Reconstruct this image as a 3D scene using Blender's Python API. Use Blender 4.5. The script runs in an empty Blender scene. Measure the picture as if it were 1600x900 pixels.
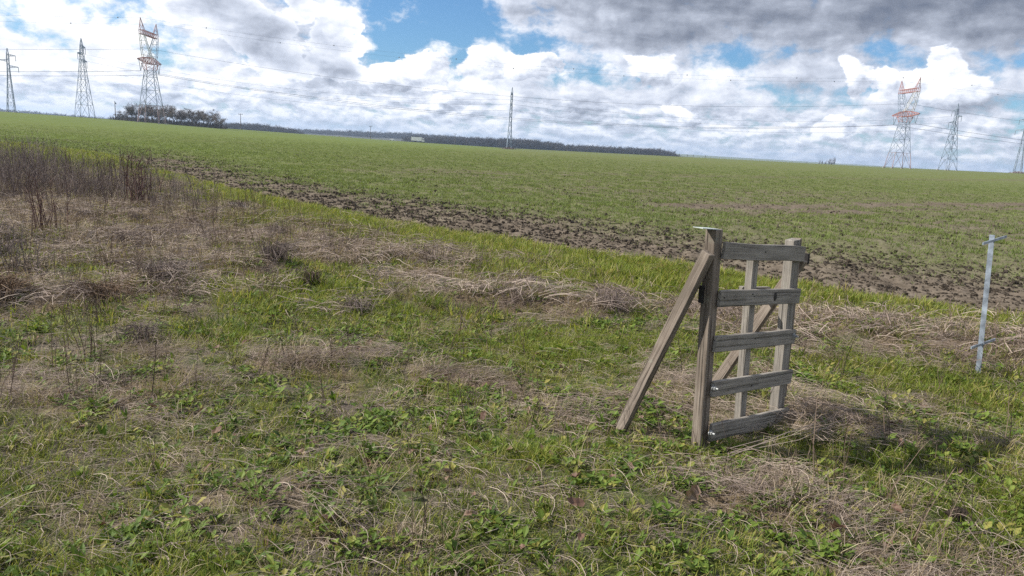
import bpy, math, random
import numpy as np
from mathutils import Vector, Matrix

scene = bpy.context.scene
COL = scene.collection
R_ = math.radians

# ------------------------------------------------------------------ camera
EYE = 1.6
PITCH, ROLL = R_(11.15), R_(3.4)
fw = Vector((0, math.cos(PITCH), -math.sin(PITCH)))
r0 = Vector((1, 0, 0)); u0 = r0.cross(fw)
cr, sr = math.cos(ROLL), math.sin(ROLL)
rt = cr * r0 + sr * u0; up = -sr * r0 + cr * u0
cam_d = bpy.data.cameras.new('camera')
cam = bpy.data.objects.new('camera', cam_d); COL.objects.link(cam)
m = Matrix((rt, up, -fw)).transposed().to_4x4(); m.translation = (0, 0, EYE)
cam.matrix_world = m
cam_d.sensor_width = 36.0; cam_d.lens = 36.0 * 1155 / 1600
cam_d.clip_start = 0.05; cam_d.clip_end = 20000
scene.camera = cam

# ------------------------------------------------------------------ light and exposure
SUN_EL, SUN_AZ = 38.0, -88.0          # azimuth from +Y towards +X
sd = bpy.data.lights.new('sun', 'SUN'); sun = bpy.data.objects.new('sun', sd); COL.objects.link(sun)
sd.energy = 5.0; sd.angle = R_(0.6); sd.color = (1.0, 0.94, 0.84)
ce, se = math.cos(R_(SUN_EL)), math.sin(R_(SUN_EL))
to_sun = Vector((math.sin(R_(SUN_AZ)) * ce, math.cos(R_(SUN_AZ)) * ce, se))
sun.rotation_euler = to_sun.to_track_quat('Z', 'Y').to_euler()
vs = scene.view_settings
vs.view_transform = 'Standard'; vs.look = 'None'; vs.exposure = 0.62; vs.gamma = 1.0; vs.use_curve_mapping = False
scene.cycles.max_bounces = 6; scene.cycles.diffuse_bounces = 3; scene.cycles.transmission_bounces = 3
scene.cycles.transparent_max_bounces = 8
scene.cycles.use_denoising = False
scene.render.use_motion_blur = False

# ------------------------------------------------------------------ world: Nishita sky and broken cumulus
world = bpy.data.worlds.new('World'); scene.world = world; world.use_nodes = True
wt = world.node_tree; wt.nodes.clear()


class NT:
    """small helper that chains shader nodes"""
    def __init__(s, tree): s.t = tree
    def node(s, typ, **kw):
        n = s.t.nodes.new(typ)
        for k, v in kw.items(): setattr(n, k, v)
        return n
    def put(s, sock, v):
        if isinstance(v, bpy.types.NodeSocket): s.t.links.new(v, sock)
        else: sock.default_value = v
    def math(s, op, a, b=0.0, c=0.0, clamp=False):
        n = s.node('ShaderNodeMath', operation=op, use_clamp=clamp)
        s.put(n.inputs[0], a); s.put(n.inputs[1], b); s.put(n.inputs[2], c)
        return n.outputs[0]
    def vmath(s, op, a, b=(0, 0, 0), out=0):
        n = s.node('ShaderNodeVectorMath', operation=op)
        s.put(n.inputs[0], a); s.put(n.inputs[1], b)
        return n.outputs[out]
    def maprange(s, v, a, b, c=0.0, d=1.0, smooth=False):
        n = s.node('ShaderNodeMapRange', interpolation_type='SMOOTHSTEP' if smooth else 'LINEAR')
        n.clamp = True
        for i, x in enumerate((v, a, b, c, d)): s.put(n.inputs[i], x)
        return n.outputs[0]
    def noise(s, vec, scale, detail=4.0, rough=0.5, lac=2.0, dist=0.0, typ='FBM', dim='3D', out=0):
        n = s.node('ShaderNodeTexNoise', noise_dimensions=dim)
        n.noise_type = typ
        if vec is not None: s.put(n.inputs['Vector'], vec)
        s.put(n.inputs['Scale'], scale); s.put(n.inputs['Detail'], detail); s.put(n.inputs['Roughness'], rough)
        s.put(n.inputs['Lacunarity'], lac); s.put(n.inputs['Distortion'], dist)
        return n.outputs[out]
    def mix(s, f, a, b):
        n = s.node('ShaderNodeMix', data_type='RGBA')
        s.put(n.inputs[0], f); s.put(n.inputs[6], a); s.put(n.inputs[7], b)
        return n.outputs[2]
    def ramp(s, f, stops):
        n = s.node('ShaderNodeValToRGB')
        e = n.color_ramp.elements
        while len(e) < len(stops): e.new(0.5)
        for el, (p, c) in zip(e, stops):
            el.position = p; el.color = (*c, 1)
        s.put(n.inputs[0], f)
        return n.outputs[0]



# broken cumulus: cover and brightness by elevation row (9.2 .. 0.9 degrees) every 5 degrees of azimuth from -35 to 35
ROW_EL = (9.2, 7.4, 5.6, 4.0, 2.4, 0.9)
COVER = [
    (.70, .75, .80, .85, .80, .16, .08, .70, 1.0, 1.0, .92, 1.0, 1.0, 1.0, 1.0),
    (.62, .66, .56, .95, .92, -.10, -.25, .25, .95, .88, .42, .76, .44, .74, .52),
    (.38, .80, .60, 1.0, .92, .18, .52, .72, .36, .72, .76, .82, .72, .80, .70),
    (.85, .80, .54, .88, 1.0, .86, .92, .92, .90, .96, .76, .60, .50, .84, .08),
    (.88, .90, .84, .84, .88, .88, .88, .82, .74, .80, .76, .84, .70, .74, .60),
    (.80, .80, .70, .72, .72, .72, .75, .75, .78, .72, .70, .72, .66, .62, .60),
]
BRIGHT = [
    (.98, .98, .92, .84, .98, .97, .94, .76, .67, .58, .58, .58, .53, .51, .51),
    (1.0, 1.0, .94, .74, .84, .98, .97, .88, .72, .68, .80, .70, .78, .74, .74),
    (.98, 1.0, .98, .74, .80, 1.0, .96, .96, .90, .92, .88, .76, .84, .82, .78),
    (.98, .96, .95, .92, .68, .93, .92, .88, .84, .80, .83, .80, .80, .73, .82),
    (.93, .94, .92, .92, .88, .89, .89, .85, .76, .85, .84, .88, .84, .80, .83),
    (.90, .90, .87, .87, .86, .87, .87, .86, .84, .85, .85, .84, .83, .83, .83),
]
HEAPS = [  # cumulus heads: az, el, radius az, radius el
    (-9.9, 4.1, 1.7, 1.5), (-7.3, 4.5, 2.1, 1.7), (-3.6, 5.4, 2.7, 1.3), (.7, 5.8, 2.0, 1.4), (9.4, 5.6, 2.1, 1.5),
    (23.2, 5.4, 1.6, 1.3), (24.9, 5.5, 1.3, 1.3), (28.4, 6.0, 1.8, 1.7), (26.9, 5.4, 1.5, 1.3), (29.6, 5.0, 2.4, 1.6),
    (22.5, 2.1, 1.8, .9), (12.0, 2.6, 1.5, .8), (-5.5, 2.5, 1.7, .8),
]
GREY_HEAPS = [(-14.3, 6.7, 2.4, 2.0), (-13.6, 4.6, 2.9, 1.9), (-16.6, 8.8, 2.0, 1.7), (-18.5, 5.6, 3.6, 2.6), (-21.8, 7.9, 3.6, 2.2)]
w = NT(wt)
tc = w.node('ShaderNodeTexCoord')
D = tc.outputs['Generated']
sky = w.node('ShaderNodeTexSky', sky_type='NISHITA'); sky.sun_disc = False
sky.sun_elevation = R_(SUN_EL); sky.sun_rotation = R_(SUN_AZ); sky.air_density = 1.0; sky.dust_density = 0.4; sky.ozone_density = 2.0
sep = w.node('ShaderNodeSeparateXYZ'); w.put(sep.inputs[0], D)
az = w.math('MULTIPLY', w.math('ARCTAN2', sep.outputs[0], sep.outputs[1]), 180 / math.pi)
el = w.math('MULTIPLY', w.math('ARCSINE', sep.outputs[2]), 180 / math.pi)
cmb = w.node('ShaderNodeCombineXYZ'); w.put(cmb.inputs[0], az); w.put(cmb.inputs[1], el)
P = cmb.outputs[0]
warp = w.noise(w.vmath('MULTIPLY', P, (1, 1.5, 0)), .30, 5, .52, dim='2D', out=1)
Pw = w.vmath('ADD', P, w.vmath('MULTIPLY', w.vmath('SUBTRACT', warp, (.5, .5, .5)), (4.0, 1.7, 0)))
sp2 = w.node('ShaderNodeSeparateXYZ'); w.put(sp2.inputs[0], Pw)
t = w.math('PINGPONG', w.math('MULTIPLY_ADD', sp2.outputs[0], 1 / 70, .5), 1.0)      # the same weather goes on round the sky
rows = {}
for nm, tab in (('c', COVER), ('b', BRIGHT)):
    for k in (0, 3):
        rp = w.ramp(t, [(i / 14, (tab[k][i], tab[k + 1][i], tab[k + 2][i])) for i in range(15)])
        sc = w.node('ShaderNodeSeparateXYZ'); w.put(sc.inputs[0], rp)
        for j in range(3): rows[nm, k + j] = sc.outputs[j]
steps = [w.maprange(sp2.outputs[1], ROW_EL[k + 1], ROW_EL[k]) for k in range(5)]
def table(nm):
    v = rows[nm, 5]
    for k in (4, 3, 2, 1, 0):
        n = w.node('ShaderNodeMix', data_type='FLOAT'); w.put(n.inputs[0], steps[k]); w.put(n.inputs[2], v); w.put(n.inputs[3], rows[nm, k])
        v = n.outputs[0]
    return v
cover, bright = table('c'), table('b')
NS = (.34, .52, 0)
Pn = w.vmath('ADD', P, w.vmath('MULTIPLY', w.vmath('SUBTRACT', warp, (.5, .5, .5)), (.9, .5, 0)))
n0 = w.noise(w.vmath('MULTIPLY', Pn, NS), 1.0, 7, .55, 2.15, dim='2D')
n1 = w.noise(w.vmath('MULTIPLY', w.vmath('ADD', Pn, (-.55, .60, 0)), NS), 1.0, 7, .55, 2.15, dim='2D')
relief = w.math('SUBTRACT', n0, n1)
NL = (.62, 1.5, 0)                                              # smaller, flatter clouds far off near the horizon
l0 = w.noise(w.vmath('MULTIPLY', Pn, NL), 1.0, 6, .56, 2.15, dim='2D')
l1 = w.noise(w.vmath('MULTIPLY', w.vmath('ADD', Pn, (-.22, .30, 0)), NL), 1.0, 6, .56, 2.15, dim='2D')
far = w.maprange(el, 1.8, 4.6, 1.0, 0.0, smooth=True)
lrel = w.math('MULTIPLY', w.math('SUBTRACT', l0, l1), far)
heap = heap2 = None
for a_, e_, ra, re in HEAPS:
    q = w.vmath('MULTIPLY', w.vmath('SUBTRACT', Pw, (a_, e_, 0)), (1 / ra, 1 / re, 0))
    d = w.vmath('LENGTH', q, out=1)
    d2 = w.vmath('LENGTH', w.vmath('ADD', q, (.38, -.50, 0)), out=1)
    heap = d if heap is None else w.math('MINIMUM', heap, d)
    heap2 = d2 if heap2 is None else w.math('MINIMUM', heap2, d2)
gh = None
for a_, e_, ra, re in GREY_HEAPS:
    d = w.vmath('LENGTH', w.vmath('MULTIPLY', w.vmath('SUBTRACT', Pw, (a_, e_, 0)), (1 / ra, 1 / re, 0)), out=1)
    gh = d if gh is None else w.math('MINIMUM', gh, d)
gm = w.math('ADD', w.math('SUBTRACT', 1.0, gh), w.math('MULTIPLY', w.math('SUBTRACT', n0, .5), 1.5))
galpha = w.maprange(gm, .06, .22, smooth=True)
grim = w.math('MULTIPLY', galpha, w.maprange(gm, .10, .75, .12, -.04, smooth=True))
hm = w.math('SUBTRACT', 1.0, heap)
hm = w.math('ADD', hm, w.math('MULTIPLY', w.math('SUBTRACT', n0, .5), 1.1))
halpha = w.maprange(hm, .10, .24, smooth=True)
hb = w.maprange(heap2, .45, 1.5, 1.05, .72)
nc = w.node('ShaderNodeMix', data_type='FLOAT'); w.put(nc.inputs[0], far); w.put(nc.inputs[2], n0); w.put(nc.inputs[3], l0)
ca = w.math('ADD', cover, w.math('MULTIPLY', w.math('SUBTRACT', nc.outputs[0], .5), 1.7))
alpha = w.maprange(ca, .22, .74, smooth=True)
alpha = w.math('MAXIMUM', w.math('MAXIMUM', alpha, halpha), galpha)
br = w.math('ADD', bright, w.math('MULTIPLY', relief, w.math('MULTIPLY_ADD', halpha, .34, .40)))
br = w.math('ADD', br, w.math('MULTIPLY', lrel, .60))
br = w.math('ADD', br, grim)
hw = w.math('MULTIPLY', halpha, .85)
br = w.math('ADD', br, w.math('MULTIPLY', hw, w.math('SUBTRACT', hb, bright)))
fine = w.noise(w.vmath('MULTIPLY', Pn, (.16, .8, 0)), 1.0, 5, .5, dim='2D')
br = w.math('ADD', br, w.math('MULTIPLY', w.math('SUBTRACT', fine, .5), .30), clamp=True)
ccol = w.ramp(br, [(0.42, (1.6, 1.9, 2.6)), (.52, (2.2, 2.5, 3.2)), (.68, (3.9, 4.3, 5.2)), (.8, (5.9, 6.4, 7.5)), (.9, (8.0, 8.4, 9.3)), (1.0, (10.4, 10.4, 10.5))])
haze_low = w.maprange(el, -.3, 3.2, .62, 0.0)
ccol = w.mix(w.math('MULTIPLY', haze_low, .55), ccol, (6.6, 7.6, 9.0, 1))
skyc = w.vmath('MULTIPLY', sky.outputs[0], (.56, .84, 1.12))
base = w.mix(haze_low, skyc, (5.6, 6.7, 8.5, 1))
col = w.mix(alpha, base, ccol)
bg = w.node('ShaderNodeBackground'); w.put(bg.inputs[0], col); bg.inputs[1].default_value = 0.075
wo = w.node('ShaderNodeOutputWorld'); wt.links.new(bg.outputs[0], wo.inputs[0])
world.cycles.sampling_method = 'NONE'

# ================================================================== helpers
rng = np.random.default_rng(11)


def tag(o, label=None, cat=None, group=None, kind=None):
    if label: o['label'] = label
    if cat: o['category'] = cat
    if group: o['group'] = group
    if kind: o['kind'] = kind
    return o


def empty(name, loc=(0, 0, 0), rz=0.0):
    o = bpy.data.objects.new(name, None); COL.objects.link(o)
    o.location = loc; o.rotation_euler = (0, 0, rz); o.empty_display_size = .2
    return o


class MB:
    """collects vertices, faces and a per-vertex tint; build() links ONE mesh object"""
    def __init__(s): s.v, s.f, s.t = [], [], []
    def add(s, verts, faces, tint=0.5):
        b = len(s.v)
        s.v += [tuple(p) for p in verts]
        s.f += [tuple(i + b for i in f) for f in faces]
        s.t += list(tint) if hasattr(tint, '__len__') else [tint] * len(verts)
        return s
    def box(s, c, size, rot=None, tint=.5):
        hx, hy, hz = size[0] / 2, size[1] / 2, size[2] / 2
        P = [Vector((x, y, z)) for x in (-hx, hx) for y in (-hy, hy) for z in (-hz, hz)]
        if rot is not None: P = [rot @ p for p in P]
        P = [p + Vector(c) for p in P]
        return s.add(P, [(0, 1, 3, 2), (4, 6, 7, 5), (0, 4, 5, 1), (2, 3, 7, 6), (0, 2, 6, 4), (1, 5, 7, 3)], tint)
    def bar(s, a, b, r, sides=4, r2=None, tint=.5, caps=True):
        a, b = Vector(a), Vector(b); d = b - a
        if d.length < 1e-9: return s
        q = d.to_track_quat('Z', 'Y'); r2 = r if r2 is None else r2
        P = []
        for k, (c, rr) in enumerate(((a, r), (b, r2))):
            for i in range(sides):
                an = 2 * math.pi * (i + .5) / sides
                P.append(c + q @ Vector((rr * math.cos(an), rr * math.sin(an), 0)))
        F = [(i, (i + 1) % sides, sides + (i + 1) % sides, sides + i) for i in range(sides)]
        if caps: F += [tuple(reversed(range(sides))), tuple(range(sides, 2 * sides))]
        return s.add(P, F, tint)
    def mesh(s, name, mat=None, smooth=False):
        me = bpy.data.meshes.new(name); me.from_pydata(s.v, [], s.f)
        a = me.attributes.new('tint', 'FLOAT', 'POINT'); a.data.foreach_set('value', np.array(s.t, dtype=np.float32))
        if mat: me.materials.append(mat)
        if smooth: me.polygons.foreach_set('use_smooth', [True] * len(me.polygons))
        me.update(); return me
    def build(s, name, mat, parent=None, smooth=False):
        o = bpy.data.objects.new(name, s.mesh(name, mat, smooth)); COL.objects.link(o)
        if parent: o.parent = parent
        return o


def copy_tree(o, parent=None):
    c = o.copy(); COL.objects.link(c); c.parent = parent
    for ch in o.children: copy_tree(ch, c)
    return c


# ---- lattice value noise in numpy
def _hash(ix, iy, seed):
    h = (ix.astype(np.int64) * 374761393 + iy.astype(np.int64) * 668265263 + seed * 1442695041) & 0xffffffff
    h = ((h ^ (h >> 13)) * 1274126177) & 0xffffffff
    return ((h ^ (h >> 16)) & 0xffff) / 65535.0


def vnoise(x, y, seed=0):
    ix, iy = np.floor(x), np.floor(y); fx, fy = x - ix, y - iy
    fx = fx * fx * (3 - 2 * fx); fy = fy * fy * (3 - 2 * fy)
    a, b = _hash(ix, iy, seed), _hash(ix + 1, iy, seed)
    c, d = _hash(ix, iy + 1, seed), _hash(ix + 1, iy + 1, seed)
    return (a * (1 - fx) + b * fx) * (1 - fy) + (c * (1 - fx) + d * fx) * fy


def fbm(x, y, scale, octv=4, seed=0, gain=.5):
    v, am, tot = 0, 1.0, 0
    for k in range(octv):
        v = v + am * vnoise(x / scale + 17.3 * k, y / scale - 9.1 * k, seed + k); tot += am
        am *= gain; scale /= 2.03
    return v / tot


def sstep(a, b, x):
    t = np.clip((x - a) / (b - a), 0, 1); return t * t * (3 - 2 * t)


# ------------------------------------------------------------------ the lie of the land
EDGE_X = np.array([-140, -60, -30, -18.6, -9, -4.1, 1.84, 3.94, 5.63, 12, 60])
EDGE_Y = np.array([62, 50, 43.0, 33.8, 21.0, 15.4, 10.75, 9.1, 8.0, 4.6, -22])


def edge(x, y):
    """metres past the meadow's edge into the field"""
    e = np.interp(x, EDGE_X, EDGE_Y)
    k = 1 / np.sqrt(1 + np.interp(x, [-60, -12, -2, 6], [1.3, 1.2, .8, .65]) ** 2)
    return (y - e) * k + (fbm(x, y, 2.2, 3, 5) - .5) * .9


FAR_AZ = np.array([-60, -34.7, -28.3, -21.9, -8.4, -.9, 11.9, 26.2, 33.8, 60])
FAR_Z = np.array([4.0, 1.76, .88, -.46, -2.06, -2.37, -1.31, -.31, 1.02, 3.0])
MOUNDS = [(-.1, 7.45, .95, .38, .20), (.75, 7.3, .55, .35, .17), (-1.7, 9.4, 1.2, .6, .16), (3.5, 6.9, 1.1, .45, .20), (1.25, 3.3, .42, .22, .07), (4.4, 6.5, .8, .4, .16),
          (2.0, 4.45, .5, .28, .10), (-2.75, 8.2, .5, .35, .20), (-3.4, 6.9, .45, .35, .16), (-3.6, 8.2, .9, .4, .16), (-4.2, 6.3, .7, .4, .2), (-.2, 4.95, .55, .25, .06),
          (-1.5, 5.0, .6, .3, .10), (.95, 4.5, .45, .3, .06), (-6.5, 9.5, 1.5, .8, .2), (-6.0, 12.5, 2.0, 1.0, .22), (-2.0, 7.35, .22, .16, .14), (1.75, 4.6, .5, .3, .05)]


def height(x, y):
    x = np.asarray(x, float); y = np.asarray(y, float)
    r = np.hypot(x, y); azd = np.degrees(np.arctan2(x, np.maximum(y, 1e-6)))
    far = np.interp(azd, FAR_AZ, FAR_Z) * sstep(40, 440, y) - 12 * sstep(475, 780, y)
    far = far + 1.2 * (fbm(x, y, 130, 2, 21) - .5) * sstep(60, 200, y) * (1 - sstep(330, 420, y))
    s = edge(x, y)
    fade = 1 - sstep(25, 70, r)
    mead = (fbm(x, y, 1.6, 3, 31) - .5) * .13 + (fbm(x, y, .35, 3, 33) - .5) * .05
    fld = (fbm(x, y, .9, 3, 41) - .5) * .12 + (fbm(x, y, .22, 3, 43) - .5) * .12
    k = sstep(-.5, .4, s)
    near = mead * (1 - k) + (fld - .05) * k
    for mx, my, rx, ry, h in MOUNDS:
        near = near + .55 * h * np.exp(-((x - mx) / rx) ** 2 - ((y - my) / ry) ** 2)
    return far + near * fade


# ------------------------------------------------------------------ materials
MATS = {}


def new_mat(name):
    m_ = bpy.data.materials.new(name); m_.use_nodes = True
    t = m_.node_tree; t.nodes.clear(); MATS[name] = m_
    n = NT(t); out = n.node('ShaderNodeOutputMaterial')
    return m_, n, out


def principled(n, color, rough=.8, spec=.3, metal=0.0, normal=None):
    b = n.node('ShaderNodeBsdfPrincipled')
    n.put(b.inputs['Base Color'], color if isinstance(color, bpy.types.NodeSocket) else (*color, 1))
    n.put(b.inputs['Roughness'], rough); n.put(b.inputs['Specular IOR Level'], spec); n.put(b.inputs['Metallic'], metal)
    if normal is not None: n.put(b.inputs['Normal'], normal)
    return b


def bump(n, h, strength, dist):
    b = n.node('ShaderNodeBump'); n.put(b.inputs['Height'], h)
    b.inputs['Strength'].default_value = strength; b.inputs['Distance'].default_value = dist
    return b.outputs[0]


def attr(n, name):
    a = n.node('ShaderNodeAttribute'); a.attribute_name = name; return a.outputs['Fac']


def veg_mat(name, stops, trans=.35, rough=.6, spec=.25, patch=None, patch_amt=.35, rand=.25):
    """leaf material: tint along a ramp, shifted per plant and by patches of the ground, light passes through"""
    m_, n, out = new_mat(name)
    oi = n.node('ShaderNodeObjectInfo')
    geo = n.node('ShaderNodeNewGeometry')
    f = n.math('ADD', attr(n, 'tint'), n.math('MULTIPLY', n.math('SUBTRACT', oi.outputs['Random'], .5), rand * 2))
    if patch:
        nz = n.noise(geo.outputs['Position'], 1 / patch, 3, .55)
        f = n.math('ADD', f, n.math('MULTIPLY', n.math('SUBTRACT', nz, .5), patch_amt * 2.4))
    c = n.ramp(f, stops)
    b = principled(n, c, rough, spec)
    tr = n.node('ShaderNodeBsdfTranslucent'); n.put(tr.inputs[0], n.vmath('MULTIPLY', c, (1.15, 1.15, .75)))
    mx = n.node('ShaderNodeMixShader'); mx.inputs[0].default_value = trans
    n.t.links.new(b.outputs[0], mx.inputs[1]); n.t.links.new(tr.outputs[0], mx.inputs[2])
    n.t.links.new(mx.outputs[0], out.inputs[0])
    return m_


def flat_mat(name, color, rough=.6, spec=.3, metal=0.0, var=.12, scale=3.0):
    m_, n, out = new_mat(name)
    tcn = n.node('ShaderNodeTexCoord')
    nz = n.noise(tcn.outputs['Object'], scale, 5, .6)
    lo = tuple(max(0, c * (1 - var * 2)) for c in color); hi = tuple(min(1, c * (1 + var)) for c in color)
    b = principled(n, n.ramp(nz, [(.3, lo), (.7, hi)]), rough, spec, metal)
    n.t.links.new(b.outputs[0], out.inputs[0]); return m_


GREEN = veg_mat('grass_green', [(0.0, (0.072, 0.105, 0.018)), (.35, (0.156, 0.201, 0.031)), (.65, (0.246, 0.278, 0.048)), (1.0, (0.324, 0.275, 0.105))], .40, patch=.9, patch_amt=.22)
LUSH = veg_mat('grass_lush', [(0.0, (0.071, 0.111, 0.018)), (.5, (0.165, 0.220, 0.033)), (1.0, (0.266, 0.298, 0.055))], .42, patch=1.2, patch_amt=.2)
CROP = veg_mat('crop_green', [(0.0, (0.094, 0.134, 0.033)), (.5, (0.143, 0.189, 0.051)), (1.0, (0.204, 0.237, 0.077))], .35, patch=6, patch_amt=.25)
DRY = veg_mat('grass_dry', [(0.0, (0.115, 0.085, 0.057)), (.4, (0.241, 0.186, 0.127)), (.7, (0.333, 0.266, 0.182)), (1.0, (0.448, 0.384, 0.253))], .25, rough=.7, patch=.8, patch_amt=.2)
THATCH = veg_mat('grass_thatch', [(0.0, (0.111, 0.084, 0.075)), (.4, (0.228, 0.178, 0.154)), (.7, (0.316, 0.255, 0.220)), (1.0, (0.421, 0.351, 0.292))], .18, rough=.75, patch=1.1, patch_amt=.22)
WEED = veg_mat('weed_leaf', [(0.0, (0.043, 0.078, 0.014)), (.4, (0.090, 0.146, 0.024)), (.75, (0.151, 0.213, 0.036)), (1.0, (0.269, 0.246, 0.070))], .30, rough=.62, spec=.22, patch=.7, patch_amt=.2)
STALK = veg_mat('dead_stalk', [(0.0, (.055, .038, .030)), (.5, (.12, .084, .066)), (1.0, (.23, .175, .135))], .05, rough=.8, patch=3, patch_amt=.2)
THICK = veg_mat('dead_thicket', [(0.0, (0.083, 0.062, 0.058)), (.5, (0.171, 0.135, 0.124)), (1.0, (0.294, 0.244, 0.216))], .05, rough=.85, patch=4, patch_amt=.25)
LITTER = veg_mat('leaf_litter', [(0.0, (.06, .034, .025)), (.45, (.14, .082, .058)), (.75, (.22, .15, .108)), (1.0, (.32, .26, .21))], .15, rough=.6)
RUST = veg_mat('rusty_bracken', [(0.0, (.07, .042, .027)), (.5, (.15, .095, .060)), (1.0, (.25, .175, .115))], .15, rough=.8)


def soil_color(n, pos, fine=22.0):
    a = n.noise(pos, fine, 6, .65); b = n.noise(pos, .8, 3, .5)
    v = n.math('ADD', n.math('MULTIPLY', a, .75), n.math('MULTIPLY', b, .35))
    return n.ramp(v, [(.30, (.052, .042, .033)), (.48, (.108, .089, .070)), (.62, (.150, .125, .100)), (.8, (.22, .188, .154))]), a


# meadow floor: damp earth, moss and rotting straw
m_, n, out = new_mat('meadow_floor')
pos = n.node('ShaderNodeNewGeometry').outputs['Position']
sc_, fa = soil_color(n, pos, 30)
mo = n.ramp(n.noise(pos, 26, 5, .6), [(.3, (.035, .055, .012)), (.6, (.085, .12, .026)), (.8, (.15, .16, .05))])
st = n.ramp(n.noise(n.vmath('MULTIPLY', pos, (60, 25, 30)), 1, 5, .6), [(.35, (.10, .075, .05)), (.7, (.26, .20, .135))])
g1 = n.mix(n.maprange(n.noise(pos, 1.7, 4, .6), .42, .60), sc_, mo)
g2 = n.mix(n.maprange(n.math('ADD', attr(n, 'dry'), n.math('MULTIPLY', n.noise(pos, 2.5, 4, .6), .6)), .55, .95), g1, st)
g2 = n.mix(n.math('MULTIPLY', attr(n, 'lush'), .75), g2, mo)
b = principled(n, g2, .9, .15, normal=bump(n, fa, .9, .03))
n.t.links.new(b.outputs[0], out.inputs[0]); MEADOW = m_

# ploughed field with young crop
m_, n, out = new_mat('field_soil')
pos = n.node('ShaderNodeNewGeometry').outputs['Position']
sc_, fa = soil_color(n, pos, 9)
ed = attr(n, 'edge'); cov = attr(n, 'cover'); dist = attr(n, 'dist')
gr = n.ramp(n.noise(pos, .35, 6, .62), [(.28, (.100, .132, .042)), (.5, (.126, .160, .054)), (.72, (.152, .178, .070))])
grn = n.noise(n.vmath('MULTIPLY', pos, (1, 1, 0)), 1.6, 6, .7)
fac = n.maprange(n.math('ADD', n.math('MULTIPLY_ADD', cov, 1.05, -.52), n.math('MULTIPLY', n.math('SUBTRACT', grn, .5), 1.0)), -.45, .45)
fac = n.math('MULTIPLY', fac, n.maprange(dist, 12, 48, .30, 1.0))
b = principled(n, n.mix(fac, sc_, gr), 1.0, 0.0, normal=bump(n, n.noise(pos, 5, 3, .6), .6, .06))
n.t.links.new(b.outputs[0], out.inputs[0]); FIELD = m_


# ------------------------------------------------------------------ what grows where
DRY_BLOBS = [(-.1, 7.5, 1.2, .55, 1), (.8, 7.3, .8, .5, .9), (-1.7, 9.5, 1.5, .9, .9), (3.4, 6.9, 1.5, .7, 1), (4.6, 6.3, 1.2, .6, .9), (1.27, 3.3, .55, .28, 1), (2.05, 4.4, .75, .4, .9),
             (-1.5, 4.95, .8, .35, .7), (-3.6, 8.2, 1.3, .8, .8), (-3.1, 6.4, 1.0, .7, .6), (-.25, 4.95, .7, .3, .5), (-4.3, 6.2, 1.2, .8, .7), (-2.5, 4.2, 1.0, .5, .5), (-.95, 3.05, .4, .25, .8),
             (-1.4, 2.85, .6, .3, .5), (-.6, 2.75, .45, .2, .9), (1.05, 4.5, .8, .5, .75), (-4.2, 11, 2, 1.5, .9), (-5.5, 9.5, 2, 1.5, .7), (-7, 12.5, 3, 2.5, .9), (-12, 20, 6, 6, .9), (5.8, 5.6, 1.5, .7, .8),
             (2.6, 4.9, .5, .3, .5), (1.5, 5.0, .7, .35, .6), (2.0, 7.6, 1.2, .5, .7), (-1.0, 8.3, .9, .4, .6), (.4, 4.2, .5, .3, .4), (1.7, 2.75, .5, .25, .5), (.0, 3.15, .4, .2, .4)]
LUSH_BLOBS = [(.75, 5.9, .9, .6, 1), (-1.9, 6.8, .9, .7, .9), (-2.2, 5.55, .55, .4, 1), (-.9, 6.3, .8, .5, .6), (2.6, 5.9, .7, .4, .7), (3.0, 5.3, .9, .4, .7), (-1.3, 2.4, .4, .2, 1), (-1.75, 2.5, .3, .2, .7),
              (.15, 3.45, .35, .25, .5), (1.9, 4.0, .6, .3, .7), (2.4, 3.2, .6, .6, .5), (1.0, 3.75, .5, .2, .6), (-.1, 5.4, .6, .3, .5), (1.6, 6.4, .8, .4, .5)]
LEAF_BLOBS = [(0, 3.8, .9, .5, 1), (-.5, 3.4, 1.0, .5, .9), (.4, 2.8, .9, .35, 1), (1.1, 2.7, .9, .3, .8), (-.2, 4.3, .7, .3, .6), (1.6, 3.9, .6, .3, .6), (-1.2, 3.7, .8, .5, .5), (-1.6, 2.8, .6, .4, .4), (1.9, 2.9, .4, .3, .3)]


def blobs(lst, x, y):
    v = np.zeros_like(x)
    for bx, by, rx, ry, wt_ in lst:
        v = np.maximum(v, wt_ * np.exp(-(((x - bx) / rx) ** 2 + ((y - by) / ry) ** 2) * .9))
    return v


def f_dry(x, y):
    s = edge(x, y)
    v = blobs(DRY_BLOBS, x, y) * (.75 + .5 * fbm(x, y, .35, 3, 63)) + (fbm(x, y, .5, 4, 61) - .5) * 1.5 + .06
    left = sstep(-2.5, -6, x) * sstep(-2.0, -4.5, s)
    v = v + left * .16
    v = v * sstep(-.7, -1.6, s) * (.12 + .88 * sstep(32, 19, np.hypot(x, y)))
    return np.clip(v, 0, 1)


def f_lush(x, y):
    s = edge(x, y)
    verge = np.exp(-((s + np.interp(x, [-22, -12, -3, 2, 5], [4.5, 2.8, 1.7, 1.1, .5])) / np.interp(x, [-22, -12, -3, 2, 5], [5.5, 2.6, 1.5, 1.0, .6])) ** 2)
    v = blobs(LUSH_BLOBS, x, y) + verge * 1.0 + (fbm(x, y, .8, 4, 71) - .5) * 1.1 + .08
    v = v - .55 * blobs(DRY_BLOBS, x, y)
    return np.clip(v, 0, 1) * (s < .25)


def f_leaf(x, y):
    return np.clip(blobs(LEAF_BLOBS, x, y) + (fbm(x, y, .45, 3, 81) - .5) * 1.4 - .05, 0, 1) * (1 - .6 * blobs(DRY_BLOBS, x, y))


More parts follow.
